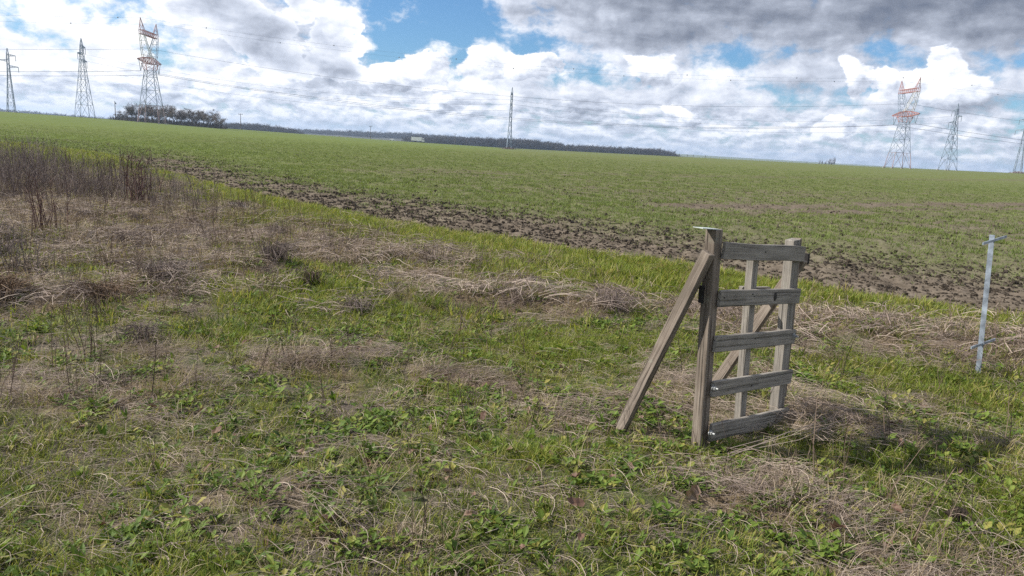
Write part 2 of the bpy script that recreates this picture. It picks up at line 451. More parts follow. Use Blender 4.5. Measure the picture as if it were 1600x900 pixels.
TRACKS = [((4.6, 22.3), (26.6, 39.3), .9, .75), ((6.2, 21.3), (30, 39.6), .5, .6), ((-7, 32.7), (40, 81), .55, .5), ((-7.6, 34.6), (40, 83.6), .55, .5), ((-2, 25), (36, 54), .45, .35), ((-30, 70), (60, 160), .8, .4)]


def f_crop(x, y):
    s = edge(x, y)
    band = np.interp(s + (fbm(x, y, 5, 3, 91) - .5) * 2.4, [0, 2.2, 3.4, 5.5, 8.0, 11, 16, 22, 30, 45, 80, 160],
                     [.04, .10, .40, .76, .64, .52, .46, .52, .56, .60, .66, .72])
    left = sstep(6, -25, x) * .28 * sstep(4, 8, s)
    band = band + sstep(-14, -21, x) * .75 * sstep(5, 2, s)
    right = sstep(0, 18, x) * .16 * sstep(70, 12, s)
    v = band + left - right + (fbm(x, y, 1.6, 4, 95) - .5) * .36 + (fbm(x * .2, y - .75 * x, 1.4, 2, 97) - .5) * .22
    for (ax, ay), (bx, by), w_, dp in TRACKS:
        L = math.hypot(bx - ax, by - ay); dx, dy = (bx - ax) / L, (by - ay) / L
        u = (x - ax) * dx + (y - ay) * dy; q = np.abs((x - ax) * dy - (y - ay) * dx + (fbm(x, y, 6, 2, 99) - .5) * 1.2)
        v = v - .7 * dp * np.exp(-(q / w_) ** 2) * sstep(-3, 2, u) * (.4 + 1.0 * fbm(x, y, 4, 2, 98))
    return np.clip(v, 0, 1) * (s > .1)


# ------------------------------------------------------------------ the ground sheet, cut along the field's edge
az_in = np.radians(np.linspace(-50, 50, 521)); az_out = np.radians(np.linspace(50, 310, 80))[1:-1]
AZ = np.concatenate([az_in, az_out]); NR = 440
RR = np.concatenate([[.02, .3, .6], 1.0 * (6000 / 1.0) ** (np.linspace(0, 1, NR) ** 1.0)])
RR = np.unique(np.concatenate([RR, np.linspace(430, 520, 14)]))
A2, R2 = np.meshgrid(AZ, RR)
GX, GY = R2 * np.sin(A2), R2 * np.cos(A2)
GZ = height(GX, GY)
GS = edge(GX, GY)
na, nr = len(AZ), len(RR)
idx = np.arange(na * nr).reshape(nr, na)
q00 = idx[:-1, :]; q01 = np.roll(idx, -1, 1)[:-1, :]; q10 = idx[1:, :]; q11 = np.roll(idx, -1, 1)[1:, :]
quads = np.stack([q00, q01, q11, q10], -1).reshape(-1, 4)
co = np.stack([GX, GY, GZ], -1).reshape(-1, 3)
smean = GS.reshape(-1)[quads].mean(1)


def sheet(name, sel, mat, attrs, extra=None):
    q = quads[sel]; used, inv = np.unique(q, return_inverse=True); q = inv.reshape(-1, 4)
    me = bpy.data.meshes.new(name)
    me.vertices.add(len(used)); me.vertices.foreach_set('co', co[used].astype(np.float32).ravel())
    me.loops.add(q.size); me.loops.foreach_set('vertex_index', q[:, ::-1].astype(np.int32).ravel())
    me.polygons.add(len(q)); me.polygons.foreach_set('loop_start', np.arange(0, q.size, 4, dtype=np.int32))
    me.polygons.foreach_set('use_smooth', np.ones(len(q), dtype=bool))
    me.update(calc_edges=True); me.validate()
    for k, fn in attrs.items():
        a = me.attributes.new(k, 'FLOAT', 'POINT')
        a.data.foreach_set('value', np.asarray(fn(co[used][:, 0], co[used][:, 1]), dtype=np.float32))
    me.materials.append(mat)
    o = bpy.data.objects.new(name, me); COL.objects.link(o)
    return tag(o, kind='structure')


near_q = np.hypot(co[quads[:, 0], 0], co[quads[:, 0], 1]) < 120
tag(sheet('meadow_ground', (smean < 0) & near_q, MEADOW, {'dry': f_dry, 'lush': f_lush}), 'rough meadow ground of earth, moss and flattened straw')
tag(sheet('field', ~((smean < 0) & near_q), FIELD, {'edge': edge, 'cover': f_crop, 'dist': lambda x, y: np.hypot(x, y)}), 'wide ploughed field with young green crop up to the horizon')

# ================================================================== plants as small prototypes, spread as ground cover
def strip(mb, pts, widths, side, tints):
    """a ribbon along pts; side = unit vector across"""
    V, F = [], []
    nP = len(pts)
    for i, (p, w_) in enumerate(zip(pts, widths)):
        p = np.asarray(p)
        if i == nP - 1: V.append(p)
        else: V += [p - side * w_ / 2, p + side * w_ / 2]
    for i in range(nP - 2): F.append((2 * i, 2 * i + 1, 2 * i + 3, 2 * i + 2))
    k = 2 * (nP - 2); F.append((k, k + 1, k + 2))
    T = []
    for i in range(nP - 1): T += [tints[i]] * 2
    T.append(tints[-1])
    mb.add(V, F, T)


def blade(mb, g, root, azm, L, wd, lean, bend, tint, seg=3):
    """grass blade: starts at `lean` from the vertical and bends over by `bend`"""
    pts, p = [np.array(root, float)], np.array(root, float)
    d = np.array([math.cos(azm), math.sin(azm)])
    for i in range(seg):
        an = lean + bend * (i + .5) / seg
        p = p + L / seg * np.array([d[0] * math.sin(an), d[1] * math.sin(an), math.cos(an)])
        pts.append(p.copy())
    for q in pts: q[2] = max(q[2], .003) if q is not pts[0] else q[2]
    tw = g.uniform(-.8, .8)
    side = np.array([-d[1] * math.cos(tw), d[0] * math.cos(tw), math.sin(tw) * .5])
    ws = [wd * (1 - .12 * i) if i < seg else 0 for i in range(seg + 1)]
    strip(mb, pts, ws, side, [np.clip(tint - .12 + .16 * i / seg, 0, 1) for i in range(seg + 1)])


def tuft(seed, nb, Lr, spread, wd, lean=(.05, .6), bend=(.2, 1.0), tint=(.25, .75), seg=3, drymix=0.0):
    g = np.random.default_rng(seed); mb = MB()
    for _ in range(nb):
        a = g.uniform(0, 2 * math.pi); rr = spread * math.sqrt(g.uniform())
        ro = (rr * math.cos(a), rr * math.sin(a), -.012)
        az_ = a + g.normal(0, .9)
        t_ = g.uniform(*tint)
        if g.uniform() < drymix: t_ = 1.0
        blade(mb, g, ro, az_, g.uniform(*Lr), wd * g.uniform(.7, 1.3), g.uniform(*lean), g.uniform(*bend), t_, seg)
    return mb


def thatch(seed, ns, Lr, rad, wd, h, fan=.5, tint=(.2, .9)):
    """a mat of long dry stems lying mostly one way"""
    g = np.random.default_rng(seed); mb = MB()
    for _ in range(ns):
        a = g.normal(0, fan) + (math.pi if g.uniform() < .3 else 0)
        L = g.uniform(*Lr); d = np.array([math.cos(a), math.sin(a), 0])
        c = np.array([g.normal(0, rad), g.normal(0, rad), 0])
        z0 = abs(g.normal(0, h * .45)); hh = g.uniform(.2, 1.0) * h
        crv = g.normal(0, .16) * L
        nrm = np.array([-d[1], d[0], 0]); pts = []
        for i in range(5):
            u = i / 4 - .5
            p = c + d * L * u + nrm * crv * (1 - 4 * u * u)
            p[2] = z0 + hh * (1 - 3.4 * u * u) + g.normal(0, h * .06)
            pts.append(p)
        sd_ = nrm * .75 + np.array([0, 0, g.uniform(-.7, .7)])
        t_ = g.uniform(*tint)
        strip(mb, pts, [wd, wd, wd * .9, wd * .7, 0], sd_, [t_] * 5)
    return mb


def leaf(mb, root, azm, L, W, lean, bend, tint, seg=4, fold=.25):
    """broad leaf with a fold along the midrib"""
    p = np.array(root, float); d = np.array([math.cos(azm), math.sin(azm), 0]); nrm = np.array([-d[1], d[0], 0])
    prof = [.18, .62, 1.0, .78, 0] if seg == 4 else [.2, 1.0, 0]
    V, T, F = [], [], []
    for i in range(seg + 1):
        w_ = W * prof[i] / 2
        V += [p + nrm * w_ + np.array([0, 0, fold * w_]), p.copy(), p - nrm * w_ + np.array([0, 0, fold * w_])]
        T += [tint, min(1, tint + .16), tint]
        an = lean + bend * (i + .5) / seg
        p = p + L / seg * (d * math.sin(an) + np.array([0, 0, math.cos(an)])); p[2] = max(p[2], .004)
    for i in range(seg):
        a = 3 * i
        F += [(a, a + 1, a + 4, a + 3), (a + 1, a + 2, a + 5, a + 4)]
    mb.add(V, F, T)


def rosette(seed, nl, Lr, Wr, lean=(.5, 1.2), bend=(.2, .7)):
    g = np.random.default_rng(seed); mb = MB(); a0 = g.uniform(0, 6)
    for k in range(nl):
        a = a0 + k * 2.4 + g.normal(0, .25); L = g.uniform(*Lr)
        leaf(mb, (.006 * math.cos(a), .006 * math.sin(a), -.004), a, L, L * g.uniform(*Wr), g.uniform(*lean), g.uniform(*bend), g.uniform(.15, .8), 4, g.uniform(.1, .5))
    return mb


def herb(seed, nl, spread):
    g = np.random.default_rng(seed); mb = MB()
    for _ in range(nl):
        a = g.uniform(0, 6.3); rr = spread * math.sqrt(g.uniform()); L = g.uniform(.018, .045)
        leaf(mb, (rr * math.cos(a), rr * math.sin(a), g.uniform(.002, .03)), g.uniform(0, 6.3), L, L * g.uniform(.4, .75), g.uniform(.7, 1.4), g.uniform(0, .5), g.uniform(.1, .8), 2, .3)
    return mb


def stem(mb, g, a, b, r, tint, twigs=0, tw_len=.1, sides=3):
    a, b = np.array(a, float), np.array(b, float)
    mid = (a + b) / 2 + g.normal(0, .035, 3) * np.linalg.norm(b - a)
    mb.bar(a, mid, r, sides, r * .8, tint, False); mb.bar(mid, b, r * .8, sides, r * .35, tint, False)
    for _ in range(twigs):
        u = g.uniform(.35, 1.0); p = a + (mid - a) * u * 2 if u < .5 else mid + (b - mid) * (u - .5) * 2
        an = g.uniform(0, 6.3); e = p + tw_len * g.uniform(.5, 1.2) * np.array([math.cos(an) * .6, math.sin(an) * .6, g.uniform(.3, 1)])
        mb.bar(p, e, r * .5, 3, r * .25, min(1, tint + g.uniform(-.1, .2)), False)


def stalks(seed, ns, H, spread, r, lean=.18, twigs=5, tw=.1, tint=(.1, .8)):
    g = np.random.default_rng(seed); mb = MB()
    for _ in range(ns):
        x, y = g.normal(0, spread, 2); h = H * g.uniform(.45, 1.1)
        stem(mb, g, (x, y, -.03), (x + g.normal(0, lean) * h, y + g.normal(0, lean) * h, h), r * g.uniform(.7, 1.3), g.uniform(*tint), twigs, tw * h / H)
    return mb


def clod(seed, flat=.7):
    import bmesh
    g = np.random.default_rng(seed); bm = bmesh.new(); bmesh.ops.create_icosphere(bm, subdivisions=2, radius=1)
    k = g.normal(0, 1, (5, 3))
    for v in bm.verts:
        p = np.array(v.co); s_ = 1 + sum(.13 * math.sin(2.2 * p @ q + i) for i, q in enumerate(k)) + g.normal(0, .05)
        v.co = Vector(p * s_ * np.array([1, .85, flat]))
    mb = MB(); mb.add([tuple(v.co) for v in bm.verts], [tuple(x.index for x in f.verts) for f in bm.faces], .5); bm.free()
    return mb


def litter(seed):
    g = np.random.default_rng(seed); mb = MB(); n_, W, L = 6, g.uniform(.5, .75), 1.0
    V, F = [], []
    c1, c2 = g.uniform(-.9, .9), g.uniform(.3, 1.3)
    for i in range(n_):
        u = i / (n_ - 1); w_ = W * .5 * math.sin(math.pi * (.08 + .84 * u)) ** .7 * (1 + .18 * (-1) ** i)
        for s_ in (-1, 0, 1):
            V.append(((u - .5) * L, s_ * w_, .12 + c1 * (u - .5) ** 2 + c2 * .45 * abs(s_) * w_ + g.normal(0, .03)))
    for i in range(n_ - 1):
        a = 3 * i; F += [(a, a + 1, a + 4, a + 3), (a + 1, a + 2, a + 5, a + 4)]
    mb.add(V, F, list(g.uniform(.3, .7, len(V)))); return mb


def scatter(name, label, protos, mat, P, rot, scl, which, kind='stuff', smooth=False):
    """one object of kind stuff: prototypes instanced on points by geometry nodes"""
    c = bpy.data.collections.new(name + '_kinds')
    for i, mb in enumerate(protos):
        o = bpy.data.objects.new('%s_kind_%02d' % (name, i), mb.mesh('%s_kind_%02d' % (name, i), mat, smooth)); c.objects.link(o)
    me = bpy.data.meshes.new(name); me.vertices.add(len(P)); me.vertices.foreach_set('co', np.asarray(P, np.float32).ravel())
    a = me.attributes.new('rot', 'FLOAT_VECTOR', 'POINT'); a.data.foreach_set('vector', np.asarray(rot, np.float32).ravel())
    a = me.attributes.new('scl', 'FLOAT_VECTOR', 'POINT'); a.data.foreach_set('vector', np.asarray(scl, np.float32).ravel())
    a = me.attributes.new('kindno', 'INT', 'POINT'); a.data.foreach_set('value', np.asarray(which, np.int32))
    me.materials.append(mat)
    ob = bpy.data.objects.new(name, me); COL.objects.link(ob)
    g = bpy.data.node_groups.new(name, 'GeometryNodeTree')
    g.interface.new_socket('Geometry', in_out='INPUT', socket_type='NodeSocketGeometry')
    g.interface.new_socket('Geometry', in_out='OUTPUT', socket_type='NodeSocketGeometry')
    N = g.nodes.new
    gi, go = N('NodeGroupInput'), N('NodeGroupOutput')
    ci = N('GeometryNodeCollectionInfo'); ci.inputs['Collection'].default_value = c
    ci.inputs['Separate Children'].default_value = True; ci.inputs['Reset Children'].default_value = True
    ip = N('GeometryNodeInstanceOnPoints'); ip.inputs['Pick Instance'].default_value = True
    def at(nm, ty):
        q = N('GeometryNodeInputNamedAttribute'); q.data_type = ty; q.inputs['Name'].default_value = nm
        return [s_ for s_ in q.outputs if s_.enabled][0]
    er = N('FunctionNodeEulerToRotation')
    L = g.links.new
    L(at('rot', 'FLOAT_VECTOR'), er.inputs[0])
    L(gi.outputs[0], ip.inputs['Points']); L(ci.outputs[0], ip.inputs['Instance'])
    L(at('kindno', 'INT'), ip.inputs['Instance Index']); L(er.outputs[0], ip.inputs['Rotation']); L(at('scl', 'FLOAT_VECTOR'), ip.inputs['Scale'])
    L(ip.outputs[0], go.inputs[0])
    md = ob.modifiers.new('spread', 'NODES'); md.node_group = g
    return tag(ob, label, None, None, kind)


def rings(r0, r1, dens, fn, azmax=46, step=1.18, seed=0, xlim=None):
    """random points in the view's wedge; dens(r) per square metre, kept with probability fn(x, y)"""
    g = np.random.default_rng(seed); X, Y = [], []
    r = r0
    while r < r1:
        ro = min(r * step, r1); area = math.radians(2 * azmax) / 2 * (ro * ro - r * r)
        k = int(area * dens((r + ro) / 2)) + 1
        q = np.sqrt(g.uniform(r * r, ro * ro, k)); a = np.radians(g.uniform(-azmax, azmax, k))
        x, y = q * np.sin(a), q * np.cos(a)
        keep = g.uniform(size=k) < fn(x, y)
        X.append(x[keep]); Y.append(y[keep]); r = ro
    return np.concatenate(X), np.concatenate(Y), g


def place(name, label, protos, mat, xy, smin, smax, tilt=.15, nnear=None, rfar=None, rz=None, sink=0.0, zs=None, smooth=False, lift=0.0):
    x, y, g = xy; k = len(x)
    z = height(x, y) - sink
    rot = np.stack([g.normal(0, tilt, k), g.normal(0, tilt, k), g.uniform(0, 6.283, k) if rz is None else rz(x, y, g)], 1)
    s_ = g.uniform(smin, smax, k)[:, None] * np.ones((k, 3))
    if name == 'soil_clods': s_ = (np.clip(.010 * np.exp(g.normal(0, .62, k)), .004, .030) * np.clip(np.hypot(x, y) / 11, 1, 1.5))[:, None] * g.uniform(.7, 1.3, (k, 3))
    if zs is not None: s_[:, 2] *= zs(x, y, g)
    if nnear is None: which = g.integers(0, len(protos), k)
    else:
        farf = np.hypot(x, y) * np.exp(g.normal(0, .12, k)) > rfar
        which = np.where(farf, g.integers(nnear, len(protos), k), g.integers(0, nnear, k))
    return scatter(name, label, protos, mat, np.stack([x, y, z + lift], 1), rot, s_, which, smooth=smooth)


inmead = lambda x, y: edge(x, y) < .15
SHAPE = lambda r: 1.0 if r < 5 else (5 / r) ** 1.25
# short mixed turf
turf = [tuft(s_, 26, (.025, .085), .05, .0034, (.1, 1.0), (.2, 1.1), (.1, .8), drymix=.22) for s_ in range(6)] + \
       [tuft(40 + s_, 22, (.05, .12), .10, .0085, (.1, .8), (.2, .9), (.15, .8), 2, drymix=.12) for s_ in range(4)]
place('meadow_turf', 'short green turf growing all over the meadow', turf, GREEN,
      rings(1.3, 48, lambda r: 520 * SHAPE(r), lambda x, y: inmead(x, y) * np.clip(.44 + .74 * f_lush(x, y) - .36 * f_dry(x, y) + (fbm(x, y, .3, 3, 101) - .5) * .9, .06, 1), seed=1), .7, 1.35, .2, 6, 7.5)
# taller lush grass
lush = [tuft(100 + s_, 34, (.05, .15), .06, .0040, (.05, .6), (.3, 1.3), (.2, .9)) for s_ in range(5)] + \
       [tuft(140 + s_, 26, (.06, .15), .12, .0100, (.05, .6), (.3, 1.2), (.2, .9), 2) for s_ in range(4)]
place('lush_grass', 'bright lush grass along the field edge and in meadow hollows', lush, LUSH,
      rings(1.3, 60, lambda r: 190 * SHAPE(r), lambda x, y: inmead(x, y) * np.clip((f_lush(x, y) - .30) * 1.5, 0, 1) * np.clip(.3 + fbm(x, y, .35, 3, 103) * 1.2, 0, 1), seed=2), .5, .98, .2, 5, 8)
# dry grass, half standing
dry = [tuft(200 + s_, 30, (.06, .19), .06, .0026, (.2, 1.2), (.3, 1.2), (.15, .95)) for s_ in range(5)] + \
      [tuft(240 + s_, 24, (.08, .24), .13, .0070, (.2, 1.2), (.3, 1.1), (.15, .95), 2) for s_ in range(4)]
place('dry_grass', 'pale dry grass tufts standing among the green', dry, DRY,
      rings(1.3, 48, lambda r: 95 * SHAPE(r), lambda x, y: inmead(x, y) * np.clip(f_dry(x, y) * 1.0 - .12, .03, 1), seed=3), .6, 1.25, .25, 5, 8)
# flattened straw
def lie(x, y, g): return (fbm(x, y, 1.5, 2, 111) - .5) * 3.4 + .25 + g.normal(0, .35, len(x))
straw = [thatch(300 + s_, 44, (.08, .34), .075, .0024, .042, .75) for s_ in range(6)] + [thatch(340 + s_, 34, (.14, .42), .14, .0062, .07, .8) for s_ in range(4)]
place('flattened_straw', 'long dead grass lying in flattened mats and heaps', straw, THATCH,
      rings(1.3, 45, lambda r: 80 * SHAPE(r), lambda x, y: inmead(x, y) * np.clip(f_dry(x, y) * 1.15 - .27 - .18 * sstep(5.5, 3.5, y), .01, 1) * np.clip(.25 + 1.3 * fbm(x, y, .28, 3, 113), 0, 1), seed=4), .7, 1.3, .12, 6, 7.5, rz=lie, lift=.005)
litterstraw = [thatch(380 + s_, 16, (.06, .22), .10, .0024, .018, 1.6, (.2, 1.0)) for s_ in range(4)]
place('straw_litter', 'short broken straws strewn over the meadow floor', litterstraw, THATCH,
      rings(1.3, 12, lambda r: 85 * SHAPE(r), lambda x, y: inmead(x, y) * .8, seed=5), .7, 1.3, .1, lift=.004)
# broad-leaved weeds
weeds = [rosette(400 + s_, 5 + s_ % 6, (.035, .10) if s_ % 3 else (.06, .14), ((.20, .34), (.34, .55), (.14, .22))[s_ % 3], (.2, 1.15), (.1, .9)) for s_ in range(12)]
place('leafy_weeds', 'low broad-leaved weeds in rosettes across the foreground', weeds, WEED,
      rings(1.3, 9, lambda r: 150 * SHAPE(r), lambda x, y: inmead(x, y) * np.clip(f_leaf(x, y) * 1.2, .12, 1), seed=6), .32, .78, .15)
herbs = [herb(450 + s_, 26, .07) for s_ in range(5)]
place('small_herbs', 'tiny creeping herbs and clover between the grasses', herbs, WEED,
      rings(1.3, 11, lambda r: 110 * SHAPE(r), lambda x, y: inmead(x, y) * np.clip(fbm(x, y, .5, 3, 121) * 1.5 - .4, 0, 1), seed=7), .7, 1.4, .1)
# thin dead stalks standing here and there
dst = [stalks(500 + s_, 3, .42, .04, .0021, .22, 5, .07) for s_ in range(6)]
place('dead_stalks', 'thin dark dead weed stalks standing scattered over the meadow', dst, STALK,
      rings(2.2, 30, lambda r: 16 * (1 if r < 6 else 1.2), lambda x, y: inmead(x, y) * np.clip(.12 + .45 * f_dry(x, y) + .8 * sstep(-1.0, -4.0, x) + (fbm(x, y, 1.2, 3, 131) - .5) * .9, 0, 1) * sstep(-.8, -2.2, edge(x, y)), seed=8), .5, 1.25, .12)
# tangles of dead bramble
def bush(seed, n_, R, H, r=.0022):
    g = np.random.default_rng(seed); mb = MB()
    for _ in range(n_):
        a = g.uniform(0, 6.3); l = R * g.uniform(.3, 1.1); b0 = np.array([g.normal(0, R * .3), g.normal(0, R * .3), -.02])
        m0 = b0 + np.array([l * .5 * math.cos(a), l * .5 * math.sin(a), H * g.uniform(.5, 1.1)]); e = m0 + np.array([l * .7 * math.cos(a + g.normal(0, .5)), l * .7 * math.sin(a), g.uniform(-.6, .3) * H])
        t_ = g.uniform(0, 1); mb.bar(b0, m0, r, 3, r * .8, t_, False); mb.bar(m0, e, r * .8, 3, r * .4, t_, False)
    return mb
tang = [bush(560 + s_, 70, .20, .15, .0026) for s_ in range(5)]
place('bramble_tangles', 'low purple-brown tangles of dead bramble over the left meadow', tang, THICK,
      rings(4.0, 24, lambda r: 2.0, lambda x, y: inmead(x, y) * np.clip(sstep(-1.6, -4.5, x + .12 * (y - 6)) * (fbm(x, y, 1.1, 3, 135) * 2.2 - .72) + .25 * (f_dry(x, y) > .55), 0, 1) * sstep(-1.6, -3.0, edge(x, y)), seed=18), .6, 1.5, .15)
# the dark thicket on the left
def f_thick(x, y):
    a = np.degrees(np.arctan2(x, y)) + (fbm(x, y, 2.0, 3, 141) - .5) * 8; s = edge(x, y)
    v = sstep(11.0, 14.0, y - .12 * (x + 8)) * sstep(-2.2, -4.2, s) * sstep(34, 24, np.hypot(x, y))
    dens = np.interp(a, [-45, -29, -25.5, -23, -20, -17], [1, .95, .62, .26, .14, 0])
    return np.clip(v * dens * np.clip(fbm(x, y, 1.5, 3, 143) * 3.0 - .6, .45, 1.2), 0, 1)
thk = [stalks(520 + s_, 9, 1.0, .16, .0055, .12, 7, .16, (.1, .9)) for s_ in range(6)]
place('dead_thicket', 'dense dark thicket of dead upright stems at the meadow corner', thk, THICK,
      rings(11, 46, lambda r: 10, f_thick, seed=9), .35, 1.05, .10)
# crop seedlings in the field
seed_n = [tuft(600 + s_, 8, (.035, .085), .04, .0050, (.1, .8), (.3, 1.1), (.2, .8)) for s_ in range(5)]
seed_f = [tuft(640 + s_, 18, (.04, .10), .22, .012, (.1, .8), (.3, 1.0), (.2, .8), 2) for s_ in range(4)]
place('crop_seedlings', 'young cereal seedlings sprouting over the ploughed field', seed_n + seed_f, CROP,
      rings(6, 150, lambda r: 92 if r < 17 else 92 * (17 / r) ** 1.55, lambda x, y: np.clip(f_crop(x, y) * 1.05, 0, 1) * sstep(150, 45, np.hypot(x, y)), seed=10), .7, 1.4, .1, 5, 19)
# clods
m_, n, out = new_mat('clod_soil')
oi = n.node('ShaderNodeObjectInfo'); tcn = n.node('ShaderNodeTexCoord')
nz = n.noise(tcn.outputs['Object'], 1.6, 6, .65)
v_ = n.math('ADD', n.math('MULTIPLY', nz, .8), n.math('MULTIPLY', oi.outputs['Random'], .3))
b = principled(n, n.ramp(v_, [(.3, (.045, .036, .028)), (.55, (.098, .080, .063)), (.85, (.175, .147, .118))]), .95, .1, normal=bump(n, nz, .8, .3))
n.t.links.new(b.outputs[0], out.inputs[0]); CLOD = m_
clods = [clod(s_) for s_ in range(5)]
def f_clod(x, y):
    s = edge(x, y); return np.clip(sstep(-.1, .5, s) * np.interp(s, [0, 4, 6, 15, 40], [1.0, .75, .12, .10, .06]) + (fbm(x, y, 1.2, 3, 151) - .5) * .4 * sstep(7, 4, s), 0, 1) * (s > 0)
place('soil_clods', 'brown clods of turned earth over the ploughed field', clods, CLOD,
      rings(6, 60, lambda r: 420 if r < 12 else 420 * (12 / r) ** 1.5, f_clod, seed=12), 1, 1, .5, sink=.004,
      smooth=False)
# fallen leaves
lit_ = [litter(s_) for s_ in range(6)]
place('fallen_leaves', 'brown fallen leaves caught in the grass', lit_, LITTER,
      rings(1.4, 6.5, lambda r: 34, lambda x, y: inmead(x, y) * np.clip(fbm(x, y, .5, 3, 161) * 2 - .75, 0, 1), seed=13), .018, .060, .5, lift=.03)

# ================================================================== far things: pylons, cables, woods, vehicles, poles
STEEL = flat_mat('pylon_steel', (.27, .33, .41), .55, .4, .3, .15, .4)
RED = flat_mat('pylon_red', (.40, .19, .17), .6, .3, 0, .15, .4)
WHITE = flat_mat('pylon_white', (.62, .62, .62), .6, .3, 0, .1, .4)
BASE = flat_mat('pylon_faded_red', (.30, .22, .23), .6, .3, 0, .15, .4)
GLASS = flat_mat('insulator', (.16, .20, .23), .6, .2, 0, .1, 3)
CABLE = flat_mat('cable', (.10, .11, .13), .5, .4, .5, .1, .2)
CONC = flat_mat('footing', (.33, .31, .28), .9, .2, 0, .15, 2)


def lattice(mb, lv, r_leg, r_br, cross=True, skip=()):
    """square mast: lv = list of (z, half width); four legs, rings and X braces between the levels"""
    for k, ((z0, w0), (z1, w1)) in enumerate(zip(lv, lv[1:])):
        A = [(sx * w0, sy * w0, z0) for sx, sy in ((-1, -1), (1, -1), (1, 1), (-1, 1))]
        B = [(sx * w1, sy * w1, z1) for sx, sy in ((-1, -1), (1, -1), (1, 1), (-1, 1))]
        for i in range(4):
            j = (i + 1) % 4
            mb.bar(A[i], B[i], r_leg, 4, caps=False)
            mb.bar(B[i], B[j], r_br, 4, caps=False)
            if k not in skip:
                mb.bar(A[i], B[j], r_br, 4, caps=False); mb.bar(A[j], B[i], r_br, 4, caps=False)
            else:   # open bottom: inverted V
                c = ((B[i][0] + B[j][0]) / 2, (B[i][1] + B[j][1]) / 2, z1)
                mb.bar(A[i], c, r_br, 4, caps=False); mb.bar(A[j], c, r_br, 4, caps=False)


def truss(mb, a, b, wa, ha, wb, hb, nseg, r):
    """four-chord beam from a to b (along local y), widths along x, heights along z"""
    prev = None
    for i in range(nseg + 1):
        u = i / nseg; c = Vector(a).lerp(Vector(b), u); w_ = wa + (wb - wa) * u; h_ = ha + (hb - ha) * u
        cur = [c + Vector((sx * w_ / 2, 0, sz)) for sx, sz in ((-1, 0), (1, 0), (1, h_), (-1, h_))]
        for k in range(4): mb.bar(cur[k], cur[(k + 1) % 4], r * .7, 4, caps=False)
        if prev:
            for k in range(4):
                mb.bar(prev[k], cur[k], r, 4, caps=False)
                mb.bar(prev[k], cur[(k + 1) % 4], r * .7, 4, caps=False)
        prev = cur


def vstring(mb, top1, top2, bot):
    for t in (top1, top2): mb.bar(t, bot, .13, 5, caps=False)


def make_big():
    """400 kV tower of a cat-head kind: arms run along local y"""
    H = 47.0; root = empty('lattice_pylon')
    zc, zb = 27.5, 40.0
    mb = MB(); lattice(mb, [(8.5, 3.9), (15.5, 3.05), (21.5, 2.35), (24.5, 2.0)], .17, .085); mb.build('tower_body', STEEL, root)
    mb = MB(); lattice(mb, [(0, 4.9), (8.5, 3.9)], .17, .085, skip=(0,)); mb.build('tower_base', BASE, root)
    for sx in (-1, 1):
        for sy in (-1, 1):
            f = MB(); f.box((sx * 4.9, sy * 4.9, .2), (1.1, 1.1, .7)); f.build('footing', CONC, root)
    mb = MB(); lattice(mb, [(24.5, 2.0), (zc, 2.9)], .17, .085); mb.build('waist', RED, root)
    arm = MB(); truss(arm, (0, -3.2, zc), (0, -15.0, zc + .9), 2.6, 2.8, .5, .3, 5, .13); truss(arm, (0, 3.2, zc), (0, 15.0, zc + .9), 2.6, 2.8, .5, .3, 5, .13)
    truss(arm, (0, -3.2, zc), (0, 3.2, zc), 2.6, 2.8, 2.6, 2.8, 3, .13)
    arm.build('lower_crossarm', RED, root)
    for sy in (-1, 1):
        col = MB(); lv = [(zc + 2.6, .9, 3.2, 2.3), (31.2, 2.6, 4.9, 1.95), (34.2, 4.6, 6.9, 1.6), (37.2, 6.4, 8.4, 1.25), (zb, 7.8, 9.8, 1.0)]
        P = [[(sx * xw, sy * yi, z) for sx in (-1.0, 1.0)] + [(sx * xw, sy * yo, z) for sx in (1.0, -1.0)] for z, yi, yo, xw in lv]
        for A, B in zip(P, P[1:]):
            for i in range(4):
                j = (i + 1) % 4
                col.bar(A[i], B[i], .14, 4, caps=False); col.bar(A[i], B[j], .07, 4, caps=False); col.bar(B[i], B[j], .07, 4, caps=False)
        col.build('window_column', WHITE if sy < 0 else STEEL, root)
        hn = MB(); base = [(sx, sy * y_, zb + 1.8) for sx, y_ in ((-1, 7.8), (1, 7.8), (1, 9.6), (-1, 9.6))]; tip = (0, sy * 10.2, H)
        for i in range(4): hn.bar(base[i], tip, .11, 4, caps=False); hn.bar(base[i], tuple((np.array(base[(i + 1) % 4]) + np.array(tip)) / 2), .06, 4, caps=False)
        hn.build('earthwire_peak', RED, root)
    bm_ = MB(); truss(bm_, (0, -9.8, zb), (0, 9.8, zb), 2.0, 1.8, 2.0, 1.8, 9, .13); bm_.build('upper_beam', RED, root)
    for y_ in (-11, 0, 11):
        s_ = MB()
        if y_: vstring(s_, (0, y_ - 3 * np.sign(y_) * -1, zc + .8) if abs(y_ + 3 * np.sign(y_)) < 15 else (0, 14.6 * np.sign(y_), zc + .9), (0, y_ - 1.6 * np.sign(y_), zc + .4), (0, y_ + 1.0 * np.sign(y_), zc - 4.0))
        else: vstring(s_, (0, -5.0, zb), (0, 5.0, zb), (0, 0, zb - 5.6))
        s_.build('insulator_string', GLASS, root)
    return root


